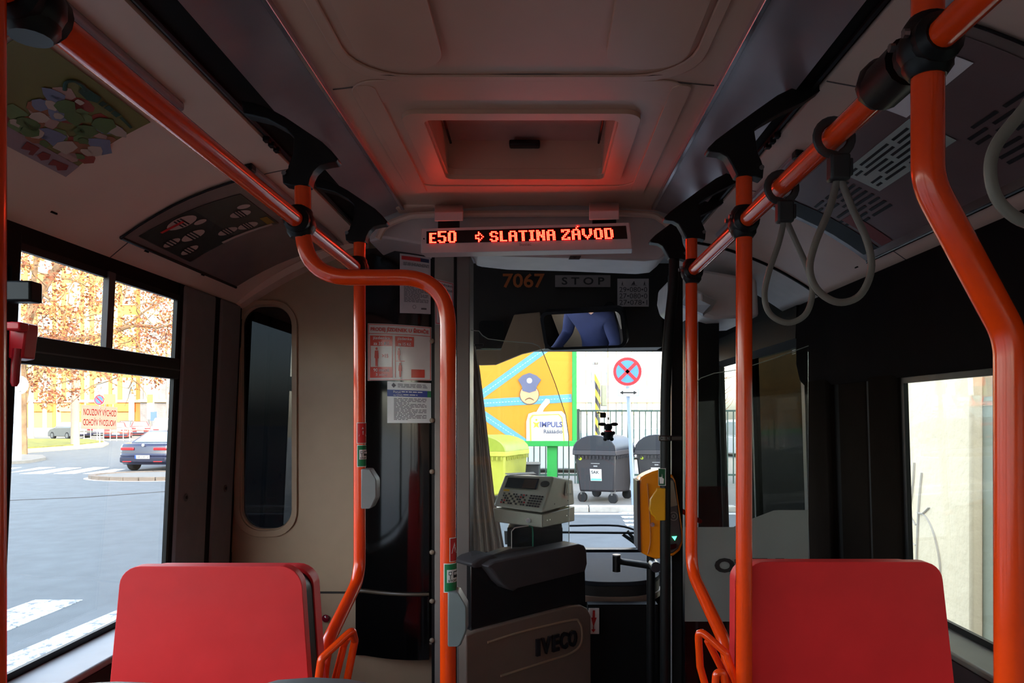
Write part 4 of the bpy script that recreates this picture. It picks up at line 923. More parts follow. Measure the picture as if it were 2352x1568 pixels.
# ticket machine
t_ = thing('ticket_machine', 'grey driver ticket machine with dark screen, round speaker and small keys', 'machine', P(1225, 1262, 2.98))
TM = M('machine grey', (186, 182, 166), .42, noise=(30, .03)); 
f = [P(1159, 1091, 3.10), P(1271, 1094, 3.05), P(1246, 1178, 2.86), P(1132, 1162, 2.92)]
b = [P(1185, 1087, 3.30), P(1316, 1100, 3.24), P(1320, 1158, 3.20), P(1180, 1150, 3.30)]
m = MB(); m.add(f+b, [(0, 1, 2, 3), (4, 7, 6, 5), (0, 4, 5, 1), (1, 5, 6, 2), (2, 6, 7, 3), (3, 7, 4, 0)]); bd = m.build('housing', TM, t_, bevel=.008, segs=3)
m = MB(); f2 = [P(1132, 1166, 2.925), P(1246, 1182, 2.865), P(1246, 1212, 2.865), P(1136, 1198, 2.925)]; b2 = [P(1185, 1160, 3.3), P(1320, 1162, 3.2), P(1320, 1196, 3.2), P(1185, 1190, 3.3)]
m.add(f2+b2, [(0, 1, 2, 3), (4, 7, 6, 5), (0, 4, 5, 1), (1, 5, 6, 2), (2, 6, 7, 3), (3, 7, 4, 0)]); ba = m.build('base_box', TM, t_, bevel=.004)
m = MB(); m.ext(P(1165, 1275, 3.02), P(1290, 1200, 3.16)); m.build('pedestal', BLACKP, t_, bevel=.004)
S = Surf(*f); S.n = S.n if S.n.y < 0 else -S.n
m = MB(); S.rect(m, .10, .10, .74, .42, .004); sc_ = m.build('screen', M('dark lcd', (30, 36, 38), .15), bd)
m = MB(); S.rect(m, .45, .13, .71, .40, .0048); m.build('screen_text_area', M('brown lcd', (74, 56, 44), .2), sc_)
m = MB(); c = S.at(.88, .24); m.tube([c, c+S.n*.006], .0195, 20); m.build('speaker', M('dark speaker', (60, 58, 54), .6), bd, bevel=.002)
m = MB(); S.rect(m, .10, .47, .22, .53, .004); m.build('yellow_label', M('yellow label', (230, 180, 30), .5), bd)
KC = [M('dark key', (44, 42, 50), .4), M('pale key', (200, 190, 170), .4), M('red key', (190, 20, 30), .3)]
for ci in range(3):
    m = MB()
    for r_ in range(5):
        for k in range(10):
            if (0 if (r_*7+k*3) % 5 < 3 else (1 if (r_+k) % 4 else 2)) == ci:
                c = S.at(.14+.050*k, .60+.068*r_, .004); m.box(c, (.007, .005, .006))
        for k in range(5):
            if ci == 0: c = S.at(.69+.055*k-.02*r_*.3, .60+.068*r_, .004); m.box(c, (.009, .005, .006))
    m.build('keypad', KC[ci], bd, kind='stuff')
Sd = Surf(f[1], b[1], b[2], f[2])
m = MB(); Sd.rect(m, .62, .12, .92, .62, .003); fl = m.build('side_flap', M('flap grey', (150, 148, 138), .4), bd)
m = MB(); Sd.rect(m, .68, .2, .86, .54, .0045); Sd.disc(m, .77, .35, .012, .006, 10); m.build('pale_symbol', M('cream print', (206, 200, 184), .4), fl)
m = MB(); Sd.disc(m, .30, .82, .004, .002, 8); Sd.disc(m, .75, .8, .004, .002, 8); m.build('screw', BLACKP, bd)
Sb = Surf(*f2)
m = MB(); c = Sb.at(.72, .55); m.tube([c, c+Sb.n*.006], .010, 14); m.build('lock', CHROME, ba)
Sb2 = Surf(f2[1], b2[1], b2[2], f2[2])
m = MB(); 
for u in (.12, .2, .72, .78): Sb2.disc(m, u, .5, .003, .002, 8)
m.build('screw', CHROME, ba)
m = MB(); m.prism([P(1160, 1088, 3.15), P(1225, 1085, 3.2), P(1232, 1089, 3.12), P(1170, 1092, 3.1)], (0, 0, .003)); m.build('paper_slip', PAPER, t_)
t_ = thing('paper_sheet', 'folded pale blue-white paper lying in front of the ticket machine base', 'paper', P(1178, 1252, 3.08))
m = MB(); m.prism([P(1158, 1220, 3.12), P(1202, 1226, 3.10), P(1203, 1248, 3.05), P(1160, 1250, 3.05)], (0, .006, .002)); m.build('sheet', M('blue white paper', (200, 210, 222), .5), t_)
# dashboard and round counter
ds = thing('dashboard', 'dark dashboard shelf running under the windscreen', 'dashboard', (0, 4.2, 0))
m = MB(); m.ext((-1.15, 3.95, CZ-1.0), (1.03, 4.55, CZ-.86)); m.build('shelf', M('blue grey dash', (50, 54, 62), .8, spec=.2), ds, bevel=.02)
m = MB(); m.ext((-1.15, 4.0, 0), (1.03, 4.55, CZ-1.0)); m.build('front_panel', DARKER, ds)
m = MB(); m.prism(rr_ := [V((x, y, CZ-.78)) for x, y in rrect(-.12, 3.75, .58, 4.1, .12, 8)], (0, 0, -.03)); m.build('upper_tray', M('blue grey dash', (50, 54, 62), .8, spec=.2), ds, bevel=.012)
m = MB(); m.box((-.62, 3.95, CZ-.66), (.62, .34, .16), Matrix.Rotation(.5, 3, 'X')); m.build('instrument_binnacle', DARK, ds, bevel=.03)
ct = thing('counter', 'rounded dark counter with a tan band beside the front door', 'counter', (.3, 3.5, .6))
m = MB(); q = [(x, y) for x, y in rrect(.10, 3.18, .56, 3.72, .20, 8)]
m.prism([V((x, y, CZ-.735)) for x, y in q], (0, 0, -.02)); m.build('counter_top', M('blue grey top', (46, 48, 55), .75, spec=.2), ct, bevel=.008)
m = MB(); m.prism([V((x, y, CZ-.755)) for x, y in q], (0, 0, -.045)); m.build('counter_side', M('charcoal side', (42, 38, 38), .5), ct)
m = MB(); m.prism([V((x, y, CZ-.80)) for x, y in rrect(.095, 3.175, .565, 3.72, .2, 8)], (0, 0, -.028)); m.build('tan_band', M('tan band', (140, 112, 96), .4), ct, bevel=.006)
m = MB(); m.prism([V((x, y, CZ-.828)) for x, y in rrect(.14, 3.25, .52, 3.7, .18, 8)], (0, 0, -.7)); m.build('counter_base', DARKER, ct)
# gate arm
t_ = thing('gate_arm', 'short black gate arm with a vertical stub and round joint beside the validator pole', 'gate', P(1495, 1568, 2.75))
m = MB(); m.tube([P(1416, 1312, 2.95), P(1416, 1276, 2.95)], .0165, 16); m.build('stub', BLACKP, t_)
m = MB(); m.tube([P(1416, 1276, 2.95), P(1416, 1273, 2.95)], .0172, 16); m.build('stub_cap', M('pale cap', (120, 124, 130), .3), t_)
m = MB(); m.tube([P(1418, 1288, 2.95), P(1500, 1300, 2.75)], .013, 14); m.build('arm_tube', BLACKP, t_)
m = MB(); c = P(1504, 1299, 2.72); m.tube([c-V((0, .03, 0)), c+V((0, .04, 0))], .020, 16); m.build('joint', M('dark joint metal', (60, 60, 66), .3, metal=.5), t_, bevel=.003)
m = MB(); m.tube([P(1495, 1270, 2.78), V((P(1495, 0, 2.78).x, 2.78, 0))], .0165, 14); m.build('post', BLACKP, t_)
# validator
t_ = thing('ticket_validator', 'orange-yellow ticket validator with dark reader face clamped to the black pole', 'validator', P(1515, 1284, 2.45))
VY = M('validator orange', (240, 138, 8), .32, coat=.4, noise=(20, .02))
m = MB(); q = pxp([(1466, 1112), (1470, 1098), (1482, 1090), (1498, 1083), (1512, 1079), (1534, 1084), (1546, 1092), (1552, 1104), (1569, 1222), (1569, 1246), (1562, 1264), (1548, 1276), (1530, 1281), (1507, 1284), (1490, 1278), (1474, 1270), (1468, 1262)], 2.46)
m.prism(q, (0, .09, 0)); bo = m.build('case', VY, t_, bevel=.012, segs=3)
m = MB(); m.prism(pxp([(1463, 1104), (1469, 1103), (1472, 1268), (1465, 1262)], 2.455), (0, .10, 0)); m.build('back_plate', M('dark plum plate', (52, 44, 50), .4), t_)
m = MB(); m.prism(pxp([(1538, 1096), (1545, 1098), (1551, 1110), (1565, 1218), (1565, 1244), (1558, 1260), (1546, 1270), (1537, 1272)], 2.447), (0, .02, 0)); fc_ = m.build('reader_face', M('reader charcoal', (58, 56, 56), .3), t_, bevel=.004)
m = MB(); m.prism(pxp([(1540, 1102), (1546, 1104), (1556, 1160), (1540, 1164)], 2.444), (0, .004, 0)); m.build('screen', M('reader screen', (120, 108, 92), .2), fc_)
m = MB(); s_ = Surf(P(1540, 1170, 2.444), P(1556, 1170, 2.444), P(1558, 1200, 2.444), P(1540, 1200, 2.444), n=V((0, -1, 0)))
s_.ring(m, .4, .5, .013, .015, .001); s_.ring(m, .4, .5, .004, .006, .001); m.build('card_symbol', M('pale symbol', (130, 124, 120), .4), fc_)
m = MB(); m.prism(pxp([(1543, 1232), (1555, 1231), (1550, 1241)], 2.443), (0, .002, 0)); m.build('green_arrow', emis('green light', (.08, .8, .35), 1.2), fc_, smooth=False)
m = MB(); m.prism(pxp([(1540, 1250), (1554, 1248), (1552, 1258), (1540, 1262)], 2.443), (0, .004, 0)); m.build('slot', BLACKG, fc_)
m = MB(); m.tube(smoothpath(pxp([(1487, 1110), (1492, 1180), (1494, 1240), (1488, 1272)], 2.452), 5), .0025, 6); m.build('case_seam', M('dark amber seam', (180, 90, 6), .4), t_)
m = MB(); c = P(1498, 1204, 2.455); m.tube([c, c+V((0, -.006, 0))], .0075, 14); m.build('lock', CHROME, t_)
m = MB(); m.prism(pxp([(1529, 1121), (1510, 1121), (1508, 1127), (1502, 1135), (1494, 1148), (1492, 1170), (1497, 1182), (1505, 1188), (1508, 1195), (1529, 1195)], 2.345), (0, .02, 0)); m.build('amber_plate', M('amber plate', (214, 150, 16), .35), t_, bevel=.003)
t_ = thing('sticker', 'green hand sticker wrapped on the black pole above the amber plate', 'sticker', P(1521, 1115, 2.345))
s_ = Surf(P(1512, 1075, 2.347), P(1529, 1075, 2.347), P(1529, 1115, 2.347), P(1512, 1115, 2.347), n=V((0, -1, 0)))
m = MB(); s_.sheet(m, .001); m.build('sheet', PAPER, t_)
m = MB(); s_.rect(m, .05, .03, .92, .97, .0014); m.build('green_field', M('dark green', (10, 84, 52), .4), t_)
m = MB(); s_.poly(m, [(.1, .5), (.45, .5), (.5, .3), (.55, .55), (.75, .6), (.7, .88), (.2, .88)], .002); m.build('hand_print', PAPER, t_)
t_ = thing('validator_arm', 'short red bracket arm behind the slim orange pole at the front door', 'handle', P(1590, 1190, 2.9))
m = MB(); m.tube([P(1560, 1170, 2.85), P(1585, 1183, 2.9), P(1608, 1197, 2.95)], .010, 10); m.build('arm_tube', M('red enamel', (205, 40, 20), .3), t_)
# film-covered draught screen by the door
t_ = thing('draught_screen', 'glass draught screen with grey film and mirrored dark lettering before the front door', 'screen', P(1715, 1568, 2.44))
DS = 2.44
m = MB(); m.prism(pxp([(1573, 900), (1590, 885), (1610, 868), (1640, 857), (1700, 848), (1780, 822), (1857, 794)], DS)+[V((P(1857, 0, DS).x, DS, .15)), V((P(1573, 0, DS).x, DS, .15))], (0, .006, 0)); m.build('pane', glassm('screen glass', (.85, .87, .85), .015, .15), t_, smooth=False)
m = MB(); m.tube(pxp([(1573, 900), (1590, 885), (1610, 868), (1640, 857), (1700, 848), (1780, 822), (1857, 794)], DS+.003), .0016, 6); m.build('bright_edge', M('glass edge', (170, 180, 172), .2), t_)
m = MB(); m.prism(pxp([(1573, 1210), (1685, 1210), (1700, 1200), (1730, 1190), (1777, 1172), (1790, 1171), (1857, 1171), (1857, 1427), (1573, 1427)], DS-.002), (0, .001, 0)); fm = m.build('grey_film', M('grey film', (122, 124, 122), .5, noise=(5, .05)), t_)
s_ = Surf(P(1641, 1281, DS-.003), P(1801, 1281, DS-.003), P(1801, 1315, DS-.003), P(1641, 1315, DS-.003), n=V((0, -1, 0)))
m = MB(); s_.text(m, 'IVECO', 0, 0, 1, 1, .05, .0006, mirror=True); m.build('dark_lettering', M('dark lettering', (24, 22, 24), .5), fm)
# inside mirror
t_ = thing('interior_mirror', 'black framed rounded rear-view mirror in front of the windscreen top', 'mirror', P(1340, 757, 4.1))
mc = P(1339, 757, 4.1); eyes = V((-.56, 3.30, 1.06)); nv = ((CAM-mc).normalized()+(eyes-mc).normalized()).normalized()
R3 = nv.to_track_quat('Z', 'Y').to_matrix()
def mp(x, y, z): return mc+R3 @ V((x, y, z))
hw, hh = .25, .118
sp_ = rrect(-hw, -hh, hw, hh, .05, 6)
m = MB(); m.prism([mp(x, y, -.05) for x, y in sp_], nv*.05); m.build('mirror_shell', BLACKP, t_, bevel=.015, segs=3)
m = MB(); q = rrect(-hw+.022, -hh+.018, hw-.022, hh-.018, .035, 6); m.prism([mp(x, y, .001) for x, y in q], nv*.002); m.build('mirror_glass', M('mirror silver', (235, 238, 240), .0, metal=1, noise=(3, 0)), t_, smooth=False)
m = MB(); m.tube([mp(.05, .05, -.04), P(1400, 706, 4.28)], .014, 10); m.build('mirror_arm', BLACKP, t_)
# marks on the upper box
def mark(label, cat, px0, py0, px1, py1, D, body, mt, plate=None, **kw):
    t = thing(kw.get('nm', 'sign'), label, cat, P((px0+px1)/2, py1, D))
    s = Surf(P(px0, py0, D), P(px1, py0, D), P(px1, py1, D), P(px0, py1, D), n=V((0, -1, 0)))
    if plate: m = MB(); s.sheet(m, .004); m.build('plate', plate, t)
    m = MB(); a = kw.get('area', (0, 0, 1, 1)); s.text(m, body, *a, kw.get('bold', .02), .006); m.build('lettering', mt, t)
    return t, s
mark('dim orange fleet number digits on the dark box', 'number', 1155, 628, 1251, 661, 4.335, '7067', M('dim orange digits', (190, 96, 40), .5), nm='fleet_number')
t, s = mark('long grey plate reading STOP on the dark box above the mirror', 'sign', 1275, 632, 1402, 659, 4.335, 'S T O P', M('dark grey letters', (50, 44, 44), .5), M('grey sign plate', (150, 136, 134), .4), area=(.12, .18, .89, .82), nm='stop_sign')
t = thing('number_card', 'pale square card with three rows of segment digits on the dark box', 'card', P(1454, 704, 4.335))
s = Surf(P(1418, 640, 4.335), P(1490, 640, 4.335), P(1490, 704, 4.335), P(1418, 704, 4.335), n=V((0, -1, 0)))
m = MB(); s.sheet(m, .003); m.build('sheet', M('card grey', (206, 192, 190), .5), t)
m = MB(); s.text(m, '29•080•0', .06, .30, .95, .48, 0, .0045); s.text(m, '27•080•0', .06, .53, .95, .71, 0, .0045); s.text(m, '27•078•1', .06, .76, .95, .94, 0, .0045)
for u0, w_ in ((.12, .08), (.43, .2), (.82, .1)): s.rect(m, u0, .235, u0+w_, .25, .0045); s.poly(m, [(u0+.01, .22), (u0+w_*.5, .08), (u0+w_*.7, .22)], .0045)
m.build('digits', M('card ink', (80, 70, 70), .5), t)
# little black toy on a string
t = thing('plush_toy', 'small black plush animal with wide flat ears and red collar hanging before the windscreen', 'toy', P(1397, 1010, 4.07))
BK = M('black plush', (14, 14, 16), .9, bump=(200, .5, .002)); Dt = 4.07
m = MB(); m.ball(P(1397, 998, Dt), .030, (1, .9, 1.05), 16); m.ball(P(1390, 1008, Dt), .012); m.ball(P(1405, 1008, Dt), .012); m.ball(P(1384, 996, Dt-.01), .011); m.ball(P(1409, 994, Dt-.01), .011); m.build('body', BK, t)
m = MB(); m.ball(P(1397, 981, Dt), .023, (1.05, .9, .95), 16); h_ = m.build('head', BK, t)
for px in (1383, 1411):
    m = MB(); m.ball(P(px, 974, Dt), .017, (1.35, .4, .62), 12); m.build('ear', BK, h_)
m = MB(); m.tube([P(1397, 990, Dt)+V((.019*math.cos(a), .019*math.sin(a), 0)) for a in [k*math.pi/8 for k in range(16)]], .0035, 8, closed=True); m.build('collar', RED, t)
m = MB(); m.tube([P(1396, 785, Dt+.02), P(1396.5, 972, Dt)], .0016, 6); m.build('string', INK, t)
m = MB(); m.tube([P(1397, 958, Dt), P(1397, 964, Dt)], .006, 8); m.build('clasp', CHROME, t)
t = thing('black_tag', 'tiny black cube tag dangling just above the plush toy', 'tag', P(1384, 961, 4.07))
m = MB(); m.box(P(1385, 953, 4.07), (.034, .02, .030)); m.build('cube', BLACKP, t, bevel=.004)
m = MB(); m.box(P(1377, 948, 4.07), (.03, .008, .006)); m.build('pin', BLACKP, t)
# wipers outside
for k, (a, b_, c_) in enumerate((((1308, 1207), (1420, 1207), (1470, 1222)), ((1290, 1222), (1400, 1223), (1520, 1224)))):
    t = thing('wiper', ['upper black wiper blade with tapered end outside the windscreen', 'lower straight black wiper arm across the windscreen'][k], 'wiper', P(b_[0], b_[1], 4.72), None)
    m = MB(); m.tube(smoothpath(pxp([a, b_, c_], 4.71), 5), .008 if k else .007, 8); m.build('blade', BLACKP, t)
    m = MB(); m.tube([P(1440 if k == 0 else 1430, 1218 if k == 0 else 1226, 4.72), P(1475, 1258, 4.74)], .012, 8); m.build('wiper_arm', BLACKP, t)
# steering wheel and seated driver (seen in the mirror)
t = thing('steering_wheel', 'black steering wheel in the cab seen in the mirror', 'steering wheel', (-.56, 3.78, 1.0))
q = Matrix.Rotation(-1.05, 3, 'X'); c = V((-.56, 3.72, 1.0))
m = MB(); m.tube([c+q @ V((.22*math.cos(a), 0, .22*math.sin(a))) for a in [k*math.pi/16 for k in range(32)]], .014, 8, closed=True); m.build('rim', BLACKP, t)
m = MB()
for a in (0, 2.2, 4.1): m.tube([c, c+q @ V((.21*math.cos(a), 0, .21*math.sin(a)))], .012, 8)
m.build('spoke', M('silver spoke', (170, 170, 172), .3), t)
m = MB(); m.ball(c, .06, (1, .5, 1)); m.tube([c, c+V((0, .2, -.25))], .03, 10); m.build('hub', BLACKP, t)
t = thing('driver_seat', 'dark driver seat behind the cab partition seen in the mirror', 'seat', (-.56, 3.2, 0))
m = MB(); m.ext((-.78, 3.03, .62), (-.34, 3.09, 1.28)); m.build('backrest', DARK, t, bevel=.03)
m = MB(); m.ext((-.79, 3.04, .46), (-.33, 3.50, .58)); m.build('seat_cushion', DARK, t, bevel=.03)
m = MB(); m.ext((-.70, 3.1, 0), (-.42, 3.4, .46)); m.build('pedestal', BLACKP, t)
# driver: one skinned body
def driver():
    J = {'pel': (-.56, 3.20, .66, .13, .11), 'wai': (-.56, 3.18, .82, .135, .10), 'che': (-.56, 3.17, 1.00, .155, .11), 'sho': (-.56, 3.17, 1.13, .13, .09), 'nec': (-.56, 3.18, 1.22, .055, .055), 'hd0': (-.56, 3.20, 1.29, .075, .085), 'hd1': (-.56, 3.21, 1.38, .080, .095), 'hd2': (-.56, 3.21, 1.45, .055, .065)}
    ed = [('pel', 'wai'), ('wai', 'che'), ('che', 'sho'), ('sho', 'nec'), ('nec', 'hd0'), ('hd0', 'hd1'), ('hd1', 'hd2')]
    for s, k in ((-1, 'l'), (1, 'r')):
        x = -.56
        J.update({'a0'+k: (x+s*.17, 3.17, 1.12, .065, .065), 'a1'+k: (x+s*.235, 3.24, .90, .050, .05), 'a2'+k: (x+s*.20, 3.46, .94, .036, .036), 'a3'+k: (x+s*.185, 3.54, .99, .032, .026),
                  'l0'+k: (x+s*.09, 3.24, .62, .095, .09), 'l1'+k: (x+s*.13, 3.62, .60, .065, .065), 'l2'+k: (x+s*.13, 3.70, .30, .05, .05), 'l3'+k: (x+s*.13, 3.70, .09, .04, .04), 'l4'+k: (x+s*.13, 3.84, .05, .04, .035)})
        ed += [('sho', 'a0'+k), ('a0'+k, 'a1'+k), ('a1'+k, 'a2'+k), ('a2'+k, 'a3'+k), ('pel', 'l0'+k), ('l0'+k, 'l1'+k), ('l1'+k, 'l2'+k), ('l2'+k, 'l3'+k), ('l3'+k, 'l4'+k)]
        for f_, (dx, dz, L_) in enumerate(((-.024, .012, .055), (-.008, .016, .066), (.008, .014, .062), (.022, .008, .05))):
            n1, n2 = 'f%d%s' % (f_, k), 'g%d%s' % (f_, k)
            J[n1] = (x+s*.185+dx, 3.54+L_*.7, .99+dz+.02, .0095, .0095); J[n2] = (x+s*.185+dx, 3.54+L_*1.1, .985+dz-.004, .008, .008); ed += [('a3'+k, n1), (n1, n2)]
        J['t'+k] = (x+s*.145, 3.57, 1.0, .011, .011); ed.append(('a3'+k, 't'+k))
    nm = list(J); me = bpy.data.meshes.new('body'); me.from_pydata([J[n][:3] for n in nm], [(nm.index(a), nm.index(b)) for a, b in ed], [])
    o = bpy.data.objects.new('body', me); C.objects.link(o)
    sk_ = o.modifiers.new('s', 'SKIN'); sk_.use_smooth_shade = True
    for i, n in enumerate(nm): me.skin_vertices[0].data[i].radius = J[n][3:]
    me.skin_vertices[0].data[0].use_root = True
    o.modifiers.new('u', 'SUBSURF').levels = 2
    bpy.context.view_layer.update()
    m2 = bpy.data.meshes.new_from_object(o.evaluated_get(bpy.context.evaluated_depsgraph_get()))
    bpy.data.objects.remove(o)
    base = V((-.56, 3.3, 0)); m2.transform(Matrix.Translation(-base)); m2.materials.clear()
    m2.materials.append(M('navy uniform', (34, 40, 76), .85, noise=(8, .1), bump=(14, .4, .01))); m2.materials.append(M('skin', (205, 150, 122), .5)); m2.materials.append(M('dark trousers', (26, 27, 34), .9)); m2.materials.append(BLACKP)
    for p in m2.polygons:
        c = p.center+base
        p.material_index = 1 if (c.z > 1.20 or c.y > 3.53 and c.z > .9) else (3 if c.z < .12 else (2 if c.z < .72 and c.y > 3.1 else 0)); p.use_smooth = True
    t = thing('person', 'driver in a navy jacket seated in the cab, seen only in the mirror', 'person', base)
    b = bpy.data.objects.new('body', m2); C.objects.link(b); b.parent = t; ORG[b.name] = base
    HAIR = M('brown hair', (60, 40, 28), .8, bump=(120, .6, .003)); SK = M('skin', (205, 150, 122), .5)
    m = MB(); m.ball((-.56, 3.19, 1.425), .095, (.93, 1.05, .75), 16); m.ball((-.56, 3.155, 1.37), .075, (1.0, .7, 1.0), 14); m.build('hair', HAIR, t)
    m = MB(); m.ball((-.56, 3.305, 1.365), .016, (.8, 1.3, 1.4)); m.build('nose', SK, t)
    for s in (-1, 1):
        m = MB(); m.ball((-.56+s*.083, 3.21, 1.37), .024, (.4, .8, 1.3)); m.build('ear', SK, t)
        m = MB(); m.ball((-.56+s*.03, 3.292, 1.385), .012, (1, .6, .7)); e_ = m.build('eye', WHITEP, t)
        m = MB(); m.ball((-.56+s*.03, 3.299, 1.385), .005); m.build('iris', INK, e_)
        m = MB(); m.tube([V((-.56+s*.048, 3.292, 1.403)), V((-.56+s*.015, 3.301, 1.406))], .004, 6); m.build('eyebrow', HAIR, t)
    m = MB(); m.tube([V((-.585, 3.293, 1.325)), V((-.56, 3.301, 1.322)), V((-.535, 3.293, 1.325))], .0045, 6); m.build('mouth', M('lips', (160, 84, 76), .5), t)
driver()
# ================================================================ OUTSIDE
ASPH = M('asphalt', (88, 93, 97), .85, noise=(3, .12), bump=(90, .4, .01))
m = MB(); m.ext((-120, -60, ROAD-.1), (120, 14.6, ROAD)); m.ext((-120, 14.6, ROAD-.1), (-7, 140, ROAD)); m.build('road', ASPH, kind='structure')
PAVE = M('concrete paving', (112, 110, 106), .85, noise=(4, .08), bump=(40, .3, .01))
m = MB(); m.ext((-7, 14.8, ROAD-.1), (60, 140, ROAD+.11)); pv = m.build('pavement', PAVE, kind='structure')
for k in range(26):
    m = MB(); x = -7+k*1.0; m.ext((x+.01, 14.58, ROAD-.1), (x+.99, 14.80, ROAD+.12)); m.build('kerb_stone', M('kerb stone', (176, 172, 166), .8, noise=(9, .15)), pv, bevel=.02)
m = MB(); m.ext((-7, 14.2, ROAD), (20, 14.45, ROAD+.004)); m.build('gutter_line', M('pale gutter', (186, 184, 180), .8), pv)
def paintmat():
    n = 'worn road paint'
    if n in MATS: return MATS[n]
    m = M(n, (200, 202, 202), .7); t = m.node_tree; b = t.nodes['Principled BSDF']
    no = t.nodes.new('ShaderNodeTexNoise'); no.inputs['Scale'].default_value = 8; no.inputs['Detail'].default_value = 12; no.inputs['Roughness'].default_value = .75
    tc = t.nodes.new('ShaderNodeTexCoord'); t.links.new(tc.outputs['Object'], no.inputs['Vector'])
    r = t.nodes.new('ShaderNodeValToRGB'); r.color_ramp.elements[0].position = .43; r.color_ramp.elements[1].position = .50
    r.color_ramp.elements[0].color = lin((100, 106, 112))+(1,); r.color_ramp.elements[1].color = lin((196, 200, 200))+(1,)
    t.links.new(no.outputs['Fac'], r.inputs[0]); t.links.new(r.outputs[0], b.inputs['Base Color']); return m
def stripe(pts, group, label):
    q = [ground(x, y) for x, y in pts]; m = MB(); m.prism([p+V((0, 0, .006)) for p in q], (0, 0, -.006))
    return tag(m.build('crossing_stripe', paintmat(), smooth=False), label, 'road marking', group)
stripe([(80, 1378), (190, 1378), (0, 1456), (-200, 1540), (-330, 1540), (-120, 1450)], 'near crossing stripes', 'worn white crossing stripe with a slanted end, upper of two near the bus')
stripe([(285, 1395), (420, 1395), (300, 1446), (150, 1510), (-60, 1600), (-200, 1600), (0, 1514)], 'near crossing stripes', 'worn white crossing stripe lowest beside the window ledge')
for k, (a, b, c, d) in enumerate((((-20, 1077), (50, 1073), (10, 1080), (-40, 1084)), ((90, 1073), (128, 1073), (70, 1080), (10, 1087)), ((150, 1074), (187, 1074), (100, 1088), (44, 1088)), ((215, 1073), (252, 1073), (170, 1088), (122, 1088)), ((262, 1077), (290, 1077), (240, 1088), (190, 1088)))):
    stripe([a, b, c, d] if k else [a, b, c, (-60, 1087)], 'far crossing stripes', ['first', 'second', 'third', 'fourth', 'fifth'][k]+' white stripe from the left of the far crossing by the blue car')
for k in range(4):
    y = 1176+k*9; stripe([(1420+k*5, y), (1500, y), (1500, y+5), (1426+k*5, y+5)], 'crossing stripes ahead', ['first', 'second', 'third', 'fourth'][k]+' stripe down of the crossing seen through the windscreen')
m = MB(); q = [ground(-40, 1152), ground(200, 1142), ground(395, 1128)]; m.tube([p+V((0, 0, -.003)) for p in q], .02, 6); m.build('road_seam', M('tar', (60, 60, 62), .8), kind='structure')
# island with kerb stones in front of the car
isl = sroot('traffic_island', ground(360, 1100))
cI = ground(372, 1096); RX, RY = 2.2, 1.35
el = [V((cI.x+RX*math.cos(a), cI.y+RY*math.sin(a), ROAD)) for a in [k*2*math.pi/28 for k in range(28)]]
m = MB(); m.prism([V((cI.x+(p.x-cI.x)*.95, cI.y+(p.y-cI.y)*.95, ROAD)) for p in el], (0, 0, .09)); m.build('island_top', PAVE, isl)
for k in range(28):
    a, b = el[k], el[(k+1) % 28]; i0 = V((cI.x+(a.x-cI.x)*.9, cI.y+(a.y-cI.y)*.9, ROAD)); i1 = V((cI.x+(b.x-cI.x)*.9, cI.y+(b.y-cI.y)*.9, ROAD))
    g = .03; a2 = a+(b-a)*g; b2 = b+(a-b)*g; m = MB(); up = V((0, 0, .12)); m.hexa([a2, b2, i1, i0, a2+up, b2+up, i1+up, i0+up]); m.build('kerb_stone', M('brown kerb stone', (112, 99, 88), .8, noise=(4, .12)), isl, bevel=.015)
m = MB(); m.prism([V((cI.x+(p.x-cI.x)*1.06, cI.y+(p.y-cI.y)*1.06, ROAD+.004)) for p in el], (0, 0, -.004)); m.build('painted_edge', M('white line', (230, 232, 230), .7), isl)
# left pavement with kerb, grass refuge, far pavements
def slab(name, pts, h, mt, kind='structure', bev=None):
    q = [ground(x, y) for x, y in pts]; m = MB(); m.prism([V((p.x, p.y, ROAD)) for p in q], (0, 0, h)); o = m.build(name, mt, bevel=bev); o['kind'] = kind; return o
slab('pavement', [(-300, 1063), (0, 1068), (70, 1063), (106, 1056), (98, 1050), (-20, 1046), (-300, 1044)], .12, PAVE)
slab('grass_bed', [(-300, 1034), (60, 1034), (170, 1026), (238, 1018), (200, 1012), (-300, 1010)], .16, M('autumn grass', (112, 112, 44), .9, noise=(2.5, .35), bump=(30, .6, .03)))
slab('grass_kerb', [(-300, 1037), (60, 1040), (235, 1027), (250, 1020), (238, 1016), (-300, 1008)], .10, M('pale tan kerb', (180, 160, 124), .8))  # even pale tan kerb round the grass
slab('pavement', [(-300, 1005), (420, 1004), (420, 985), (-300, 985)], .12, PAVE)
slab('pavement', [(190, 1012), (420, 1010), (420, 1005), (190, 1005)], .12, PAVE)
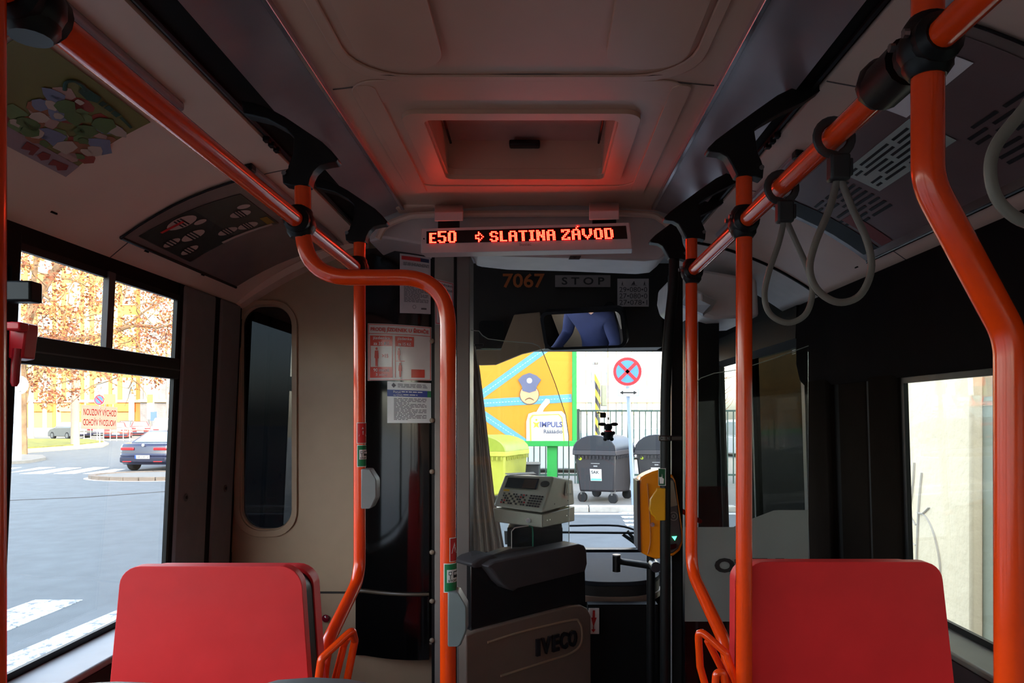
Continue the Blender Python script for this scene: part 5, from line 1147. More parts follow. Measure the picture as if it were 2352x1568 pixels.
# facades
YEL = M('ochre facade', (170, 124, 62), .85, noise=(.4, .08)); WHT = M('white facade', (160, 158, 156), .85, noise=(.4, .04)); STO = M('grey stone facade', (105, 102, 104), .9, noise=(.8, .2), bump=(3, .5, .1))
WG = M('window dark', (110, 130, 136), .15); FRM = M('cream frame', (196, 172, 122), .6)
def facade(name, label, x0, x1, y, z1, mt, cols, rows, z0=3.6, dz=3.5, ww=1.15, wh=2.0, depth=10, arches=False, shop=None, pil=True):
    t = thing(name, label, 'building', ((x0+x1)/2, y, ROAD))
    m = MB(); m.ext((x0, y, ROAD), (x1, y+depth, z1)); m.build('wall', mt, t)
    sw = (x1-x0)/cols; fm = gm = None
    for i in range(cols):
        for j in range(rows):
            cx, z = x0+sw*(i+.5), z0+dz*j
            if fm is None:
                m = MB(); m.prism([V((cx+a, y-.12, z+b)) for a, b in ((-ww/2-.18, -.2), (ww/2+.18, -.2), (ww/2+.18, wh+.25), (-ww/2-.18, wh+.25))], (0, .14, 0), holes=[[V((cx+a, y-.12, z+b)) for a, b in ((-ww/2, 0), (ww/2, 0), (ww/2, wh), (-ww/2, wh))]]); fm = m.build('window_frame', FRM, t); f0 = (cx, z)
                m = MB(); m.ext((cx-ww/2, y-.05, z), (cx+ww/2, y-.02, z+wh)); gm = m.build('pane', WG, fm)
            else:
                f2 = fm.copy(); C.objects.link(f2); f2.parent = t; f2.location = V((cx-f0[0], 0, z-f0[1])); g2 = gm.copy(); C.objects.link(g2); g2.parent = f2
    if pil:
        for i in range(cols+1):
            m = MB(); xx = x0+sw*i; m.ext((xx-.22, y-.25, ROAD), (xx+.22, y+.01, z1)); m.build('pilaster', FRM, t)
    m = MB(); m.ext((x0-.2, y-.5, z1-.6), (x1+.2, y+.02, z1)); m.ext((x0, y-.35, 3.1), (x1, y+.02, 3.4)); m.build('cornice', FRM, t)
    return t
t = facade('apartment_building', 'sunlit ochre apartment building with tall windows behind the autumn tree', -66, -44.1, 80, 24, YEL, 7, 6)
for i in range(7):
    x0 = -66+i*3.05; c = [(222, 110, 50), (226, 150, 90), (214, 90, 40)][i % 3]
    m = MB(); m.ext((x0+.4, 79.7, 2.1), (x0+2.7, 79.98, 3.0)); m.build('shop_fascia', M('orange fascia %d' % (i % 3), c, .6), t)
    m = MB(); m.ext((x0+.5, 79.9, ROAD+.4), (x0+2.6, 79.98, 2.0)); m.build('shop_window', M('shop glass', (150, 110, 80), .2), t)
facade('stone_building', 'grey stone building farther along behind the white van', -43.4, -36, 78, 22, STO, 3, 5, pil=False)
facade('office_block', 'white building with small windows beyond the fence ahead', -14, 20, 80, 26, WHT, 20, 7, z0=2.0, dz=3.2, ww=.45, wh=1.3, pil=False)
# added tall block, mostly unseen, to shade the street; concrete pier beside the bus
CONC = M('cream concrete', (234, 214, 178), .9, noise=(1.2, .05), bump=(14, .5, .02))
m = MB(); m.ext((2.75, -22, ROAD), (22, 4.46, 16)); tag(m.build('shade_block', M('grey green shaded wall', (150, 150, 128), .9, noise=(.8, .08), bump=(10, .4, .02))), 'grey-green shaded wall of the added block at the far right window', 'building')  # shade of the nearer wall put into its grey-green colour
p0, p1 = V((2.68, 0, 0)), V((1, 0, 0))
m = MB(); m.ext((2.68, 4.467, ROAD), (3.6, 6.6, 9)); m.build('concrete_pier', CONC, bevel=.02); pier = bpy.data.objects['concrete_pier']; tag(pier, 'cream concrete pier with grey graffiti outside the right window', 'wall')
def wallp(px, py): return onplane(px, py, V((2.68-.003, 0, 0)), V((1, 0, 0)))
GR = M('grey graffiti', (190, 180, 165), .9)
strokes = [[(2118, 1085), (2112, 1150), (2108, 1230), (2106, 1300)], [(2101, 1062), (2098, 1110), (2092, 1160)], [(2085, 1175), (2095, 1190), (2104, 1205)], [(2135, 1165), (2118, 1180), (2108, 1176), (2125, 1184), (2140, 1210), (2152, 1250), (2160, 1300), (2158, 1340), (2150, 1352)], [(2086, 1232), (2096, 1246), (2105, 1252)], [(2140, 1345), (2150, 1352), (2156, 1344)]]
for s_ in strokes:
    m = MB(); m.tube(smoothpath([wallp(*p) for p in s_], 5), .004, 5, r2=.012); m.build('graffiti_stroke', GR, pier)
# ---------------- street furniture left
def pole(label, px0, px1, py, D, z1, mt, nm='street_pole', grp=None):
    c = P((px0+px1)/2, py, D); r = (px1-px0)/2*D/F; t = thing(nm, label, 'pole', (c.x, D, ROAD+.1), grp)
    m = MB(); m.tube([(c.x, D, ROAD), (c.x, D, 2.5), (c.x, D, z1)], [r*1.08, r*.98, r*.8], 18); m.build('shaft', mt, t); return t, c, r
BLUEP = M('blue white steel', (150, 165, 190), .5); WP = M('whitewashed pole', (140, 126, 114), .7)
t, c, r = pole('pale blue steel street pole closest behind the red hammer', 22, 46, 1056, 29.9, 14, BLUEP)
m = MB(); m.tube([(c.x, c.y+.22, 2.9), (c.x, c.y+.25, 2.9)], .40, 20); m.build('round_sign_back', M('grey sign back', (190, 200, 200), .4), t)
m = MB(); m.tube([(c.x, c.y, 2.6), (c.x, c.y, 2.66)], r*1.1, 16); m.build('band', STEEL, t)
t, c, r = pole('thick pale street pole standing in the grass bed', 164, 181, 1021, 45.5, 12, WP)
t, c, r = pole('thin pale street pole farther left, beyond the grass', 66, 77, 1004, 62, 4.6, WP)
t, c, r = pole('white street pole in front of the shops, left of the thick pole', 98, 107, 990, 72, 6, WP)
t, c, r = pole('pale far mast before the grey stone building, left one', 346, 352, 960, 74, 9, WP)
t, c, r = pole('pale far mast before the grey stone building, right one', 382, 389, 960, 74, 9, WP)
def roundsign(label, px, py, rpx, D, base_py, face, nm='road_sign'):
    c = P(px, py, D); r = rpx*D/F; zb = ROAD; t = thing(nm, label, 'sign', (c.x, D, zb))
    m = MB(); m.tube([(c.x, D+.05, zb), (c.x, D+.05, c.z)], .03, 10); m.build('post', BLUEP, t)
    s = Surf(c+V((-r, 0, r)), c+V((r, 0, r)), c+V((r, 0, -r)), c+V((-r, 0, -r)), n=V((0, -1, 0)))
    m = MB(); m.tube([c+V((0, .02, 0)), c], r, 28); m.build('disc', WHITEP, t); m = MB(); s.disc(m, .5, .5, r*.96, .002, 28); m.build('red_field', M('sign red', (225, 40, 52), .4), t)
    return t, s, r, c
t, s, r, c = roundsign('small round no-parking sign above the peach sticker', 228, 918, 12, 48, 1016, None)
m = MB(); s.disc(m, .5, .5, r*.74, .008, 24); m.build('blue_field', M('sign blue', (70, 110, 220), .4), t); m = MB(); s.poly(m, [(.16, .27), (.27, .16), (.84, .73), (.73, .84)], .014); m.build('red_bar', M('sign red', (225, 40, 52), .4), t)
# white planter wall and railing
for k in range(5):
    m = MB(); x = P(18+k*26, 0, 66).x; m.ext((x, 66, ROAD+.1), (x+.95, 66.5, ROAD+.85)); tag(m.build('planter', M('white planter', (190, 192, 198), .7), bevel=.03), ['leftmost', 'second from left', 'middle', 'fourth from left', 'rightmost'][k]+' low white planter before the far shops', 'planter', 'low white planters')
rl_ = thing('railing', 'thin grey tube railing along the far kerb beneath the peach sticker', 'railing', P(240, 1008, 56))
for k in range(9):
    x = P(178+k*15, 0, 56).x; m = MB(); m.tube([(x, 56, ROAD), (x, 56, ROAD+1.0)], .03, 6); m.build('post', M('grey tube', (150, 150, 150), .5), rl_)
m = MB(); m.tube([(P(178, 0, 56).x, 56, ROAD+1), (P(298, 0, 56).x, 56, ROAD+1)], .03, 6); m.build('top_tube', M('grey tube', (150, 150, 150), .5), rl_)
for label, px0, px1, py0, py1, D, c in (('tall white advert board with yellow band by the ochre building', 338, 352, 868, 962, 72, (238, 236, 232)), ('small orange shop sign beside the no-parking sign', 238, 263, 905, 928, 70, (228, 140, 70)), ('blue poster pillar beside the white van', 345, 358, 945, 966, 70, (60, 84, 150)), ('white sail-shaped banner right of the sticker', 296, 306, 905, 965, 70, (240, 240, 240))):
    t = thing('sign_board', label, 'sign', (P((px0+px1)/2, 0, D).x, D, ROAD))
    m = MB(); m.ext(P(px0, py1, D), P(px1, py0, D)+V((0, .15, 0))); m.build('board', M('board %d' % px0, c, .6), t)
    m = MB(); m.ext((P(px0+2, 0, D).x, D, ROAD), (P(px0+4, 0, D).x, D+.1, P(0, py1, D).z)); m.build('post', STEEL, t)
    if px0 == 338: m = MB(); m.ext(P(px0, 925, D-.02), P(px1, 905, D+.05)); m.build('yellow_panel', M('yellow panel', (236, 190, 60), .6), t)
# ---------------- cars
TYRE = M('tyre', (26, 26, 28), .8); CG = M('car glass', (120, 140, 150), .06, coat=.5)
def car(label, x, y, rot, rgb, kind='sedan', group=None, sc=1.0, plate=None):
    t = thing('car', label, 'car', (x, y, ROAD), group); base = V((x, y, ROAD)); R_ = Matrix.Rotation(rot, 3, 'Z')
    def T(p): return base+R_ @ (V(p)*sc)
    pt = M('car paint %d %d %d' % rgb, tuple(int(c*.85) for c in rgb), .25, coat=.8, noise=(3, .02))
    L_ = {'sedan': 4.43, 'hatch': 3.9, 'van': 4.4}[kind]; hw = .87
    if kind == 'sedan': prof_ = [(.10, .24), (0, .42), (-.03, .60), (0, .62), (.02, .90), (.10, .98), (.85, 1.03), (2.95, 1.0), (4.0, .80), (4.33, .66), (L_, .45), (4.36, .22)]; gh = ((.42, 3.15), (1.25, 2.45), 1.42, .99)
    elif kind == 'hatch': prof_ = [(.10, .24), (0, .42), (-.02, .7), (.10, 1.02), (2.7, 1.0), (3.5, .84), (3.85, .6), (L_, .4), (3.84, .22)]; gh = ((.10, 2.95), (.5, 2.1), 1.46, 1.0)
    else: prof_ = [(.06, .26), (0, .45), (0, 1.02), (3.1, 1.04), (4.1, .9), (4.36, .6), (L_, .4), (4.36, .25)]; gh = ((.04, 3.4), (.2, 2.7), 1.78, 1.03)
    m = MB(); n = len(prof_); vs = []
    for s, ww in ((-1, hw*.93), (-1, hw), (1, hw), (1, hw*.93)):
        pass
    for xw, ins in ((-hw, .05), (-hw+.10, 0), (hw-.10, 0), (hw, .05)):
        cy, cz = L_/2, .6
        for (yy_, zz_) in prof_: vs.append(T((xw, yy_+(cy-yy_)*ins*.6, zz_+(cz-zz_)*ins)))
    fs = [tuple(range(n)), tuple(reversed(range(3*n, 4*n)))]
    for r_ in range(3):
        for i in range(n): fs.append((r_*n+i, r_*n+(i+1) % n, (r_+1)*n+(i+1) % n, (r_+1)*n+i))
    m.add(vs, fs); bd = m.build('body', pt, t, bevel=.03, segs=2)
    (ya, yb_), (yc, yd), zt, zb = gh; wb, wt = hw*.90, hw*.66
    G = [T(p) for p in ((-wb, ya, zb), (wb, ya, zb), (wb, yb_, zb), (-wb, yb_, zb), (-wt, yc, zt), (wt, yc, zt), (wt, yd, zt), (-wt, yd, zt))]
    m = MB(); m.hexa(G); cb = m.build('cabin', pt, t, bevel=.06, segs=3)
    for nm, (a, b, c_, d) in (('rear_window', (4, 5, 1, 0)), ('windscreen', (6, 7, 3, 2)), ('side_window', (7, 4, 0, 3)), ('side_window', (5, 6, 2, 1))):
        q = [G[a], G[b], G[c_], G[d]]; cc = sum(q, V())/4; nn = (q[1]-q[0]).cross(q[3]-q[0]).normalized()
        if nn.dot(cc-sum(G, V())/8) < 0: nn = -nn
        s = Surf(*q, n=nn); m = MB(); s.sheet(m, .01, u0=.09, v0=.14, u1=.91, v1=.93, o=-.002); m.build(nm, CG, cb)
    for sx in (-1, 1):
        for yy_ in (.72, L_-.85):
            m = MB(); m.tube([T((sx*(hw-.20), yy_, .31)), T((sx*(hw+.01), yy_, .31))], .31, 18); w_ = m.build('wheel', TYRE, t, bevel=.02)
            m = MB(); m.tube([T((sx*(hw), yy_, .31)), T((sx*(hw+.02), yy_, .31))], .19, 14); m.build('hubcap', STEEL, w_)
        m = MB(); m.box(T((sx*.58, -.005, .80)), (.46, .05, .10), R_); m.build('tail_light', M('tail light', (170, 20, 30), .2, coat=.6), t, bevel=.02)
    m = MB(); m.box(T((0, .0, .42)), (1.66, .14, .20), R_); m.build('bumper', M('dark bumper', tuple(int(c*.7) for c in rgb), .5), t, bevel=.04)
    s = Surf(T((-.26, -.085, .58)), T((.26, -.085, .58)), T((.26, -.085, .46)), T((-.26, -.085, .46)), n=R_ @ V((0, -1, 0)))
    m = MB(); s.sheet(m, .01); pl = m.build('number_plate', WHITEP, t)
    if plate:
        m = MB(); s.text(m, plate, .14, .15, .95, .85, .02, .013); m.build('plate_text', INK, pl); m = MB(); s.rect(m, 0, 0, .10, 1, .012); m.build('blue_band', BLUE, pl)
        m = MB(); m.tube([T((0, -.03, .93)), T((0, -.05, .93))], .05, 12); m.build('boot_badge', CHROME, t)
        m = MB()
        for sx in (-.55, .55): m.box(T((sx, -.085, .36)), (.3, .02, .025), R_)
        m.build('reflector', RED, t)
    return t
g = ground(330, 1083); car('dark blue saloon seen from behind, stopped beyond the kerbed island', g.x+.0, g.y, math.radians(-2), (26, 32, 68), 'sedan', plate='6B0 9116')
car('white boxy car parked at the far kerb, rightmost of the row', P(376, 0, 61).x, 61, math.radians(30), (236, 236, 236), 'van')
car('red car parked left of the white boxy car', P(322, 0, 66).x, 66, math.radians(30), (220, 56, 50), 'hatch')
car('black car parked between two red cars', P(290, 0, 73).x, 73, math.radians(28), (60, 56, 62), 'hatch')
car('bright red car partly behind the peach sticker', P(266, 0, 58).x, 58, math.radians(25), (230, 60, 52), 'hatch')
car('dark grey car low behind the thick pale pole', P(190, 0, 60).x, 60, math.radians(60), (96, 98, 96), 'hatch')
car('silver car parked under the peach sticker', P(234, 0, 66).x, 66, math.radians(40), (200, 204, 208), 'hatch')
# ---------------- autumn trees on the left
BARK = M('plane bark', (112, 90, 68), .9, noise=(3, .35), bump=(20, .6, .03))
def leafmat(n, c):
    m = M(n, c, .7, noise=(3, .25)); b = m.node_tree.nodes['Principled BSDF']; b.inputs['Subsurface Weight'].default_value = 0; return m
LF = [leafmat('tan leaves', (150, 96, 52)), leafmat('rust leaves', (112, 60, 34))]
def tree(label, branches, leafboxes, D, n, seed, grp='autumn plane trees'):
    rnd = random.Random(seed); b0 = P(*branches[0][0][:2], D); t = thing('tree', label, 'tree', (b0.x, D, ROAD), grp)
    m = MB()
    for k, br in enumerate(branches):
        pts = [P(p[0], p[1], D+(p[3] if len(p) > 3 else 0)) for p in br]; rr_ = [p[2]*D/F/2 for p in br]
        if k == 0: pts = [V((pts[0].x, D, ROAD))]+pts; rr_ = [rr_[0]*1.2]+rr_
        sp_ = smoothpath(pts, 4); n_ = len(sp_); r2 = [rr_[min(len(rr_)-1, int(i/4))]*(1-(i % 4)/4)+rr_[min(len(rr_)-1, int(i/4)+1)]*((i % 4)/4) for i in range(n_)]
        m.tube(sp_, r2, 8)
    for (x0, y0, x1, y1) in leafboxes:                 # fine twigs
        for _ in range(26):
            a = P(rnd.uniform(x0, x1), rnd.uniform(y0, y1), D+rnd.uniform(-2, 2)); q = [a]
            d = V((rnd.uniform(-1, 1), rnd.uniform(-.5, .5), rnd.uniform(-.5, .9))).normalized()
            for _ in range(4): d = (d+V((rnd.uniform(-.4, .4), 0, rnd.uniform(-.4, .4)))).normalized(); q.append(q[-1]+d*.55)
            m.tube(q, [.035, .03, .022, .016, .008], 4)
    m.build('trunk', BARK, t)
    for li in range(2):
        m = MB(); vs = []; fs = []
        for (x0, y0, x1, y1) in leafboxes:
            A = (x1-x0)*(y1-y0); cnt = int(n*A/100000)
            cl = [(rnd.uniform(x0, x1), rnd.uniform(y0, y1), rnd.uniform(-3, 3)) for _ in range(max(4, cnt//26))]
            for _ in range(cnt):
                cx, cy, cd_ = rnd.choice(cl); px, py = rnd.gauss(cx, 11), rnd.gauss(cy, 10); c = P(px, py, D+cd_+rnd.gauss(0, .3))
                s = rnd.uniform(.05, .11); u = V((rnd.gauss(0, 1), rnd.gauss(0, 1), rnd.gauss(0, 1))).normalized(); w_ = u.orthogonal().normalized(); w_ = (Matrix.Rotation(rnd.uniform(0, 6.28), 3, u) @ w_); x_ = u.cross(w_)
                k = len(vs); vs += [c+w_*s, c+x_*s*.7+u*s*.15, c-w_*s, c-x_*s*.7+u*s*.15]; fs += [(k, k+1, k+2), (k, k+2, k+3)]
        m.add(vs, fs); o = m.build('foliage', LF[li], t, smooth=False, recalc=False); o['kind'] = 'stuff'
    return t
tree('autumn tree with a pale leaning trunk forking in the left window', [[(48, 880, 22), (52, 790, 20), (72, 715, 18), (96, 668, 18), (120, 630, 16), (150, 595, 14), (185, 540, 11), (240, 470, 8)], [(96, 672, 9), (125, 695, 8), (158, 725, 5), (190, 735, 3)], [(96, 668, 9), (70, 673, 7), (30, 668, 6)], [(120, 630, 9), (135, 590, 8), (142, 540, 6)], [(72, 715, 12), (78, 640, 11), (88, 560, 9), (95, 480, 7)]],
     [(20, 520, 250, 860), (20, 700, 200, 930), (20, 440, 250, 620)], 36, 1700, 3)
tree('autumn tree whose dark arched branch crosses behind the window mullion', [[(-30, 900, 26), (-20, 830, 24), (60, 790, 16), (110, 776, 13), (190, 778, 12), (264, 760, 10), (303, 748, 9), (335, 748, 7), (365, 752, 5), (400, 742, 3)], [(264, 760, 6), (310, 732, 5), (345, 706, 4), (380, 690, 2)], [(303, 770, 5), (316, 790, 4), (322, 810, 3)], [(240, 480, 7), (245, 560, 6), (250, 640, 5)], [(283, 690, 3), (295, 645, 2.4), (302, 610, 2)]],
     [(240, 600, 440, 850), (60, 700, 420, 900), (200, 520, 430, 700)], 40.5, 1900, 5)
# ---------------- ahead: board, bins, fence, posts
t = thing('billboard', 'orange billboard with pale blue roads and a green frame on green legs', 'billboard', P(1220, 1115, 18.5))
B0, B1 = P(1040, 775, 18.5), P(1314, 1012, 18.5)
s = Surf(V((B0.x-2.2, 18.5, B0.z)), V((B1.x, 18.5, B0.z)), V((B1.x, 18.5, B1.z)), V((B0.x-2.2, 18.5, B1.z)), n=V((0, -1, 0)))
def bu(px, py): p = P(px, py, 18.5); return ((p.x-s.c[0].x)/s.w, (s.c[0].z-p.z)/s.h)
m = MB(); m.ext((s.c[0].x, 18.5, B1.z), (B1.x, 18.62, B0.z)); m.build('panel', M('orange panel', (216, 142, 26), .6, noise=(.6, .06)), t)
GRN = M('bright green frame', (40, 160, 70), .5)
m = MB(); m.ext((B1.x, 18.44, B1.z-.14), (B1.x+.12, 18.64, B0.z)); m.ext((s.c[0].x, 18.42, B1.z-.14), (B1.x+.12, 18.64, B1.z)); m.build('frame', GRN, t, bevel=.01)
for px in (1268, 1090):
    m = MB(); x = P(px, 0, 18.5).x; m.ext((x-.13, 18.52, ROAD), (x+.13, 18.7, B1.z-.14)); m.build('leg', GRN, t)
RB = M('pale blue road print', (96, 160, 196), .6); GL_ = M('grey line print', (150, 150, 140), .6)
m = MB(); m2 = MB(); m3 = MB()
for a, b in (((1080, 925), (1260, 795)), ((1090, 927), (1313, 914)), ((1085, 935), (1210, 1020))):
    (ax, ay), (bx, by) = a, b; L_ = math.hypot(bx-ax, by-ay); nx, ny = -(by-ay)/L_, (bx-ax)/L_
    s.poly(m3, [bu(ax+nx*9.6, ay+ny*9.6), bu(bx+nx*9.6, by+ny*9.6), bu(bx-nx*9.6, by-ny*9.6), bu(ax-nx*9.6, ay-ny*9.6)], .004)
    s.poly(m, [bu(ax+nx*8.6, ay+ny*8.6), bu(bx+nx*8.6, by+ny*8.6), bu(bx-nx*8.6, by-ny*8.6), bu(ax-nx*8.6, ay-ny*8.6)], .008)
    k = 0
    while k < L_-4:
        q = [(ax+(bx-ax)*kk/L_, ay+(by-ay)*kk/L_) for kk in (k, k+4)]
        s.poly(m2, [bu(q[0][0]+nx*.5, q[0][1]+ny*.5), bu(q[1][0]+nx*.5, q[1][1]+ny*.5), bu(q[1][0]-nx*.5, q[1][1]-ny*.5), bu(q[0][0]-nx*.5, q[0][1]-ny*.5)], .012); k += 7
m3.build('road_outline', GL_, t); m.build('road_print', RB, t); m2.build('dash_print', WHITEP, t)
m = MB(); s.disc(m, *bu(1216, 906), .255, .018, 24); m.build('face_outline', M('brown line', (120, 80, 60), .6), t)
m = MB(); s.disc(m, *bu(1216, 906), .24, .022, 24); m.build('face_print', M('skin tone print', (232, 170, 130), .6), t)
m = MB(); s.poly(m, [bu(*p) for p in ((1190, 872), (1200, 862), (1216, 856), (1232, 862), (1243, 872), (1233, 887), (1231, 897), (1216, 902), (1200, 897), (1199, 887))], .026); cp_ = m.build('cap_print', M('slate blue print', (100, 104, 136), .6), t)
m = MB(); s.disc(m, *bu(1216, 874), .07, .03, 12); m.build('cap_badge', WHITEP, t)
m = MB()
arc = [bu(1206+k*2, 918-5*math.sin(math.pi*k/10)) for k in range(11)]; arc2 = [(u, v+.008) for u, v in reversed(arc)]
s.poly(m, arc+arc2, .03); m.build('frown_print', M('dark brown print', (80, 56, 46), .6), t)
q = [(1209, 1012), (1209, 968), (1214, 950), (1226, 946), (1290, 944), (1298, 952), (1303, 975), (1306, 1012)]
m = MB(); s.poly(m, [bu(*p) for p in q], .02); s.poly(m, [bu(*p) for p in ((1232, 946), (1240, 932), (1254, 915), (1262, 917), (1263, 924), (1250, 938), (1246, 946))], .02); m.build('radio_print', WHITEP, t)
m = MB(); s.poly(m, [bu(*p) for p in ((1217, 1012), (1216, 960), (1222, 952), (1284, 950), (1292, 958), (1297, 1012))], .024); m.build('radio_outline', M('amber print', (250, 200, 90), .6), t)
m = MB(); s.poly(m, [bu(*p) for p in ((1221, 1012), (1220, 962), (1226, 955), (1282, 953), (1289, 960), (1294, 1012))], .028); m.build('radio_face', WHITEP, t)
m = MB(); s.text(m, 'IMPULS', *bu(1240, 968), *bu(1292, 981), .03, .034); m.build('radio_name', M('pale violet letters', (80, 86, 140), .6), t)
m = MB(); s.text(m, 'Ráááádio', *bu(1249, 986), *bu(1292, 995), .02, .034); m.build('radio_caption', M('dark blue letters', (80, 84, 110), .6), t)
m = MB(); s.disc(m, *bu(1232, 964), .03, .034, 10); s.poly(m, [bu(*p) for p in ((1223, 968), (1232, 971), (1240, 968), (1236, 975), (1238, 983), (1232, 979), (1225, 983), (1228, 975))], .034); m.build('figure_print', M('gold print', (226, 180, 60), .6), t)
# no stopping sign
t, s, r, c = roundsign('round no-stopping sign with red cross on blue, ahead of the bus', 1441, 853, 34, 14.75, 1160, None)
for o in list(t.children):
    if o.name.startswith('post'): bpy.data.objects.remove(o)
m = MB(); m.tube([(P(1457, 1162, 14.75).x, 14.85, ROAD+.1), (P(1441, 905, 14.75).x, 14.80, c.z)], .042, 12); m.build('post', BLUEP, t)
m = MB(); s.disc(m, .5, .5, r*.76, .006, 28); m.build('blue_field', M('sign sky blue', (84, 150, 235), .4), t)
m = MB(); s.poly(m, [(.13, .21), (.21, .13), (.87, .79), (.79, .87)], .012); s.poly(m, [(.13, .79), (.79, .13), (.87, .21), (.21, .87)], .012); m.build('red_cross', M('sign red', (225, 40, 52), .4), t)
s = Surf(P(1418, 893, 14.74), P(1468, 893, 14.74), P(1468, 910, 14.74), P(1418, 910, 14.74), n=V((0, -1, 0)))
t = thing('arrow_plate', 'small white plate with a double arrow under the no-stopping sign', 'sign', P(1443, 910, 14.74))
m = MB(); s.sheet(m, .02); m.build('plate', WHITEP, t)
m = MB(); s.poly(m, [(.1, .5), (.26, .24), (.26, .42), (.74, .42), (.74, .24), (.9, .5), (.74, .76), (.74, .58), (.26, .58), (.26, .76)], .024); m.build('arrow_print', INK, t)
m = MB()
for a in ((.03, .08, .97, .13), (.03, .87, .97, .92), (.03, .08, .05, .92), (.95, .08, .97, .92)): s.rect(m, *a, .022)
m.build('border_print', M('pale blue line', (150, 180, 210), .5), t)
# striped post
t = thing('striped_post', 'tall grey-white post with yellow and black slanted bands behind the bins', 'post', (P(1369, 0, 21).x, 21, ROAD+.1))
x = P(1370, 0, 21).x; r = 8.5*21/F
m = MB(); m.tube([(x-.02, 21, ROAD), (x, 21, 5.5)], r, 18); m.build('shaft', M('grey white post', (205, 206, 212), .6), t)
YP, BP = M('post yellow', (226, 190, 60), .6), M('post black', (44, 46, 56), .6)
for k in range(9):
    z0 = P(0, 1010-k*16, 21).z; z1 = P(0, 1010-(k+1)*16, 21).z; m = MB(); vs = []
    for j in range(17):
        a = math.pi+math.pi*j/16; sl_ = .10*math.cos(a)*2
        vs += [V((x+(r+.004)*math.cos(a), 21+(r+.004)*math.sin(a), z0-sl_)), V((x+(r+.004)*math.cos(a), 21+(r+.004)*math.sin(a), z1-sl_))]
    m.add(vs, [(2*j, 2*j+2, 2*j+3, 2*j+1) for j in range(16)]); m.build('band', YP if k % 2 == 0 else BP, t, recalc=False)
m = MB(); m.box((x+.22, 21, P(0, 908, 21).z), (.16, .2, .62)); m.build('grey_box', M('cabinet grey green', (140, 146, 128), .5), t, bevel=.02)
m = MB(); m.tube([(x, 21, 4.3-1.2), (x, 21, 4.36-1.2)], r*1.15, 16); m.build('band_clamp', STEEL, t)
# fence
FG = M('dark green fence', (46, 72, 70), .6)
t = thing('fence', 'dark green vertical-bar fence behind the bins and billboard', 'fence', (2, 19.6, ROAD+.11))
yF = 19.6; zt = P(0, 941, yF).z
bar_ = None
for k in range(72):
    x = -3.2+k*.16
    if bar_ is None: m = MB(); m.ext((x-.014, yF-.014, ROAD+.1), (x+.014, yF+.014, zt)); bar_ = m.build('fence_bar', FG, t)
    else: b = bar_.copy(); C.objects.link(b); b.parent = t; b.location = (k*.16, 0, 0)
for z in (zt-.02, ROAD+.35):
    m = MB(); m.ext((-3.3, yF-.03, z-.03), (8.4, yF+.03, z+.02)); m.build('fence_rail', FG, t)
for x in (-3.3, 1.05, 4.4, 8.4):
    m = MB(); m.ext((x-.04, yF-.04, ROAD), (x+.04, yF+.04, zt+.03)); m.build('fence_post', FG, t)
# bins
def container(label, pts, rgb, lid, lidopen, sak=False):
    """pts: 8 (px,py,D): bottom FL FR BR BL, top FL FR BR BL"""
    q = [P(*p) for p in pts]; ctr = sum(q[:4], V())/4; t = thing('waste_container', label, 'container', (ctr.x, ctr.y, ROAD+.11), 'large wheeled waste containers')
    pm = M('bin %d %d %d' % rgb, rgb, .5, noise=(2, .08)); m = MB(); m.hexa(q); m.build('tub', pm, t, bevel=.04, segs=3)
    top = q[4:]; c = sum(top, V())/4; m = MB(); e = [c+(p-c)*1.05 for p in top]; m.hexa([p-V((0, 0, .06)) for p in e]+[p+V((0, 0, .05)) for p in e]); m.build('rim', M('bin rim %d' % rgb[0], tuple(min(255, x+18) for x in rgb), .5), t, bevel=.015)
    m = MB()
    for a, b in ((0, 1), (1, 2)):
        for k in range(1, 12):
            p = e[a].lerp(e[b], k/12); m.box(p-V((0, 0, .10)), (.03, .04, .07))
    m.build('rim_rib', pm, t, kind='stuff')
    # domed lid across the tub
    FLt, FRt, BRt, BLt = e; m = MB(); n = 10; vs = []
    for side in (0, 1):
        for k in range(n+1):
            a = math.pi*k/n; A = FLt if side == 0 else BLt; B = FRt if side == 0 else BRt
            vs.append(A.lerp(B, (1-math.cos(a))/2)+V((0, 0, .05+lidopen*math.sin(a))))
    fs = [(k, k+1, n+2+k, n+1+k) for k in range(n)]+[tuple(range(n+1)), tuple(reversed(range(n+1, 2*n+2)))]; m.add(vs, fs); m.build('lid', M('bin lid %d %d %d' % lid, lid, .4), t, bevel=.02)
    for i, p in enumerate(q[:4]):
        cc = V((p.x*.88+ctr.x*.12, p.y*.88+ctr.y*.12, ROAD+.11+.10)); w_ = MB(); w_.tube([cc-V((.018, .028, 0)), cc+V((.018, .028, 0))], .11, 16); wo = w_.build('wheel', TYRE, t, bevel=.01)
        m = MB(); m.box(cc+V((0, 0, .12)), (.10, .06, .12)); m.build('fork', STEEL, wo)
    if sak:
        A, B, Ct, Dt_ = q[4], q[5], q[1], q[0]
        s = Surf(A, B, Ct, Dt_); m = MB(); s.sheet(m, .006, u0=.36, v0=.42, u1=.66, v1=.72, o=.006); lb = m.build('label_plate', WHITEP, t)
        m = MB(); s.text(m, 'SAK', .39, .46, .60, .54, .02, .016); m.build('label_print', INK, lb)
        m = MB(); s.rect(m, .37, .66, .65, .71, .014); m.build('blue_print', M('sky print', (110, 190, 230), .5), lb)
        m = MB(); s.rect(m, .40, .27, .62, .285, .012); s.rect(m, .46, .33, .56, .36, .012); m.build('stencil', M('pale stencil', (170, 170, 170), .5), t)
        m = MB(); s.disc(m, .14, .16, .035, .012, 10); m.build('yellow_dot', M('yellow dot', (210, 230, 40), .5), t)
    return t
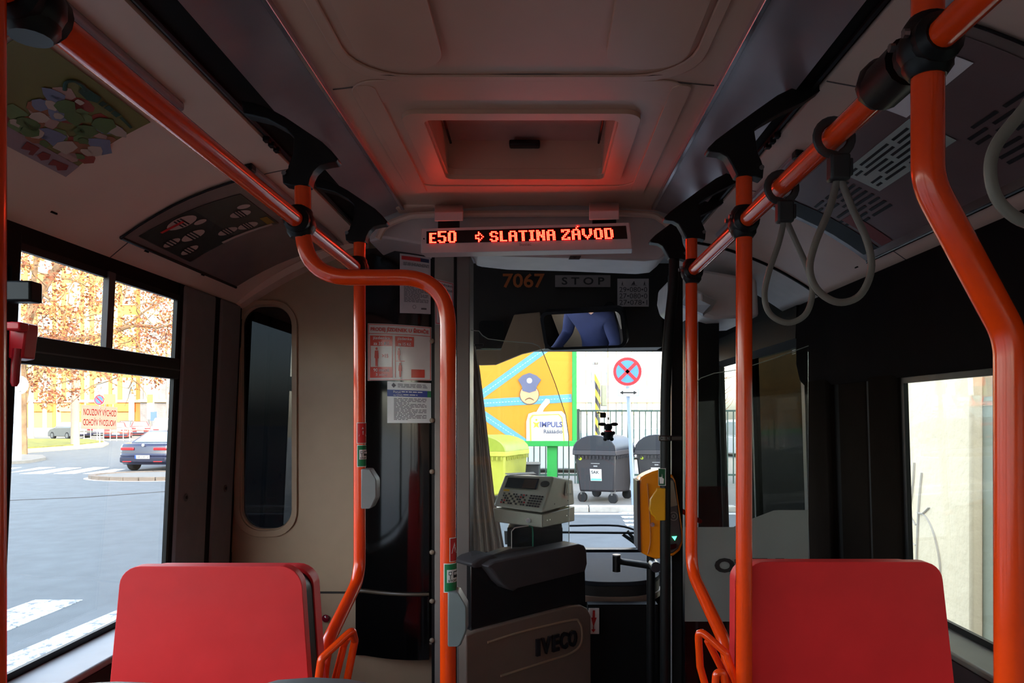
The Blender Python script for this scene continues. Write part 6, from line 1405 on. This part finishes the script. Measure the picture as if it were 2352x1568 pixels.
container('black wheeled waste container with SAK label in the middle of the windscreen', [(1331, 1128, 15.4), (1411, 1130, 15.1), (1447, 1128, 16.1), (1368, 1122, 16.5), (1318, 1038, 15.4), (1413, 1040, 15.1), (1456, 1034, 16.1), (1362, 1034, 16.5)], (40, 38, 43), (20, 26, 38), .32, True)
container('black wheeled waste container second, right behind the sign post', [(1470, 1122, 15.9), (1548, 1122, 15.7), (1578, 1118, 16.7), (1508, 1116, 17), (1460, 1038, 15.9), (1553, 1038, 15.7), (1593, 1034, 16.7), (1498, 1034, 17)], (40, 38, 43), (20, 26, 38), .34, True)
container('yellow-green domed recycling container left of the windscreen view', [(1050, 1150, 14.9), (1160, 1135, 15.3), (1205, 1120, 16.6), (1100, 1125, 16.6), (1040, 1040, 14.9), (1160, 1042, 15.3), (1212, 1036, 16.6), (1090, 1036, 16.6)], (172, 174, 60), (150, 164, 56), .34)
t = thing('wheeled_bin', 'small dark grey wheeled bin tipped between the yellow container and the board leg', 'bin', P(1205, 1112, 16.9))
m = MB(); m.hexa([P(1184, 1112, 17.2), P(1236, 1112, 17.2), P(1236, 1112, 17.9), P(1184, 1112, 17.9), P(1178, 1066, 17.1), P(1240, 1066, 17.1), P(1240, 1066, 18), P(1178, 1066, 18)]); m.build('tub', M('bin 70', (58, 60, 68), .5), t, bevel=.03)
m = MB(); m.ext(P(1176, 1067, 17.05), P(1242, 1060, 18)); m.build('lid', M('bin 80', (76, 78, 86), .5), t, bevel=.02)
m = MB(); c = P(1172, 1076, 17.2); m.tube([c-V((.04, 0, 0)), c+V((.04, 0, 0))], .07, 14); m.build('wheel', TYRE, t)
# vehicles beyond the fence
car('pale blue-white car parked behind the fence ahead', P(1390, 0, 24).x, 24, math.radians(88), (206, 218, 232), 'hatch')
car('pale car parked behind the fence left of the striped post', P(1290, 0, 27.5).x, 27.5, math.radians(88), (206, 218, 232), 'hatch')
car('white van seen through the door glass', 10.1, 31, math.radians(20), (236, 238, 240), 'van')
car('white car behind the fence at the right edge of the windscreen', P(1540, 0, 31).x, 31, math.radians(88), (226, 230, 236), 'hatch')
# bare tree beyond the door glass
rnd = random.Random(9); t = thing('bare_tree', 'thin bare tree seen through the door glass above the white van', 'tree', (9.2, 38, ROAD))
m = MB(); m.tube([(9.2, 38, ROAD), (9.25, 38, 2), (9.3, 38, 5)], [.14, .11, .05], 8)
for _ in range(60):
    a = V((9.25, 38, rnd.uniform(1.5, 4.8))); d = V((rnd.uniform(-1, 1), rnd.uniform(-.4, .4), rnd.uniform(.1, .9))).normalized(); q = [a]
    for _ in range(4): d = (d+V((rnd.uniform(-.3, .3), rnd.uniform(-.2, .2), rnd.uniform(-.1, .3)))).normalized(); q.append(q[-1]+d*.35)
    m.tube(q, [.03, .024, .018, .012, .006], 5)
m.build('branches', BARK, t)

for o in bpy.data.objects:
    if o.name.startswith('print_lines'): o['kind'] = 'stuff'
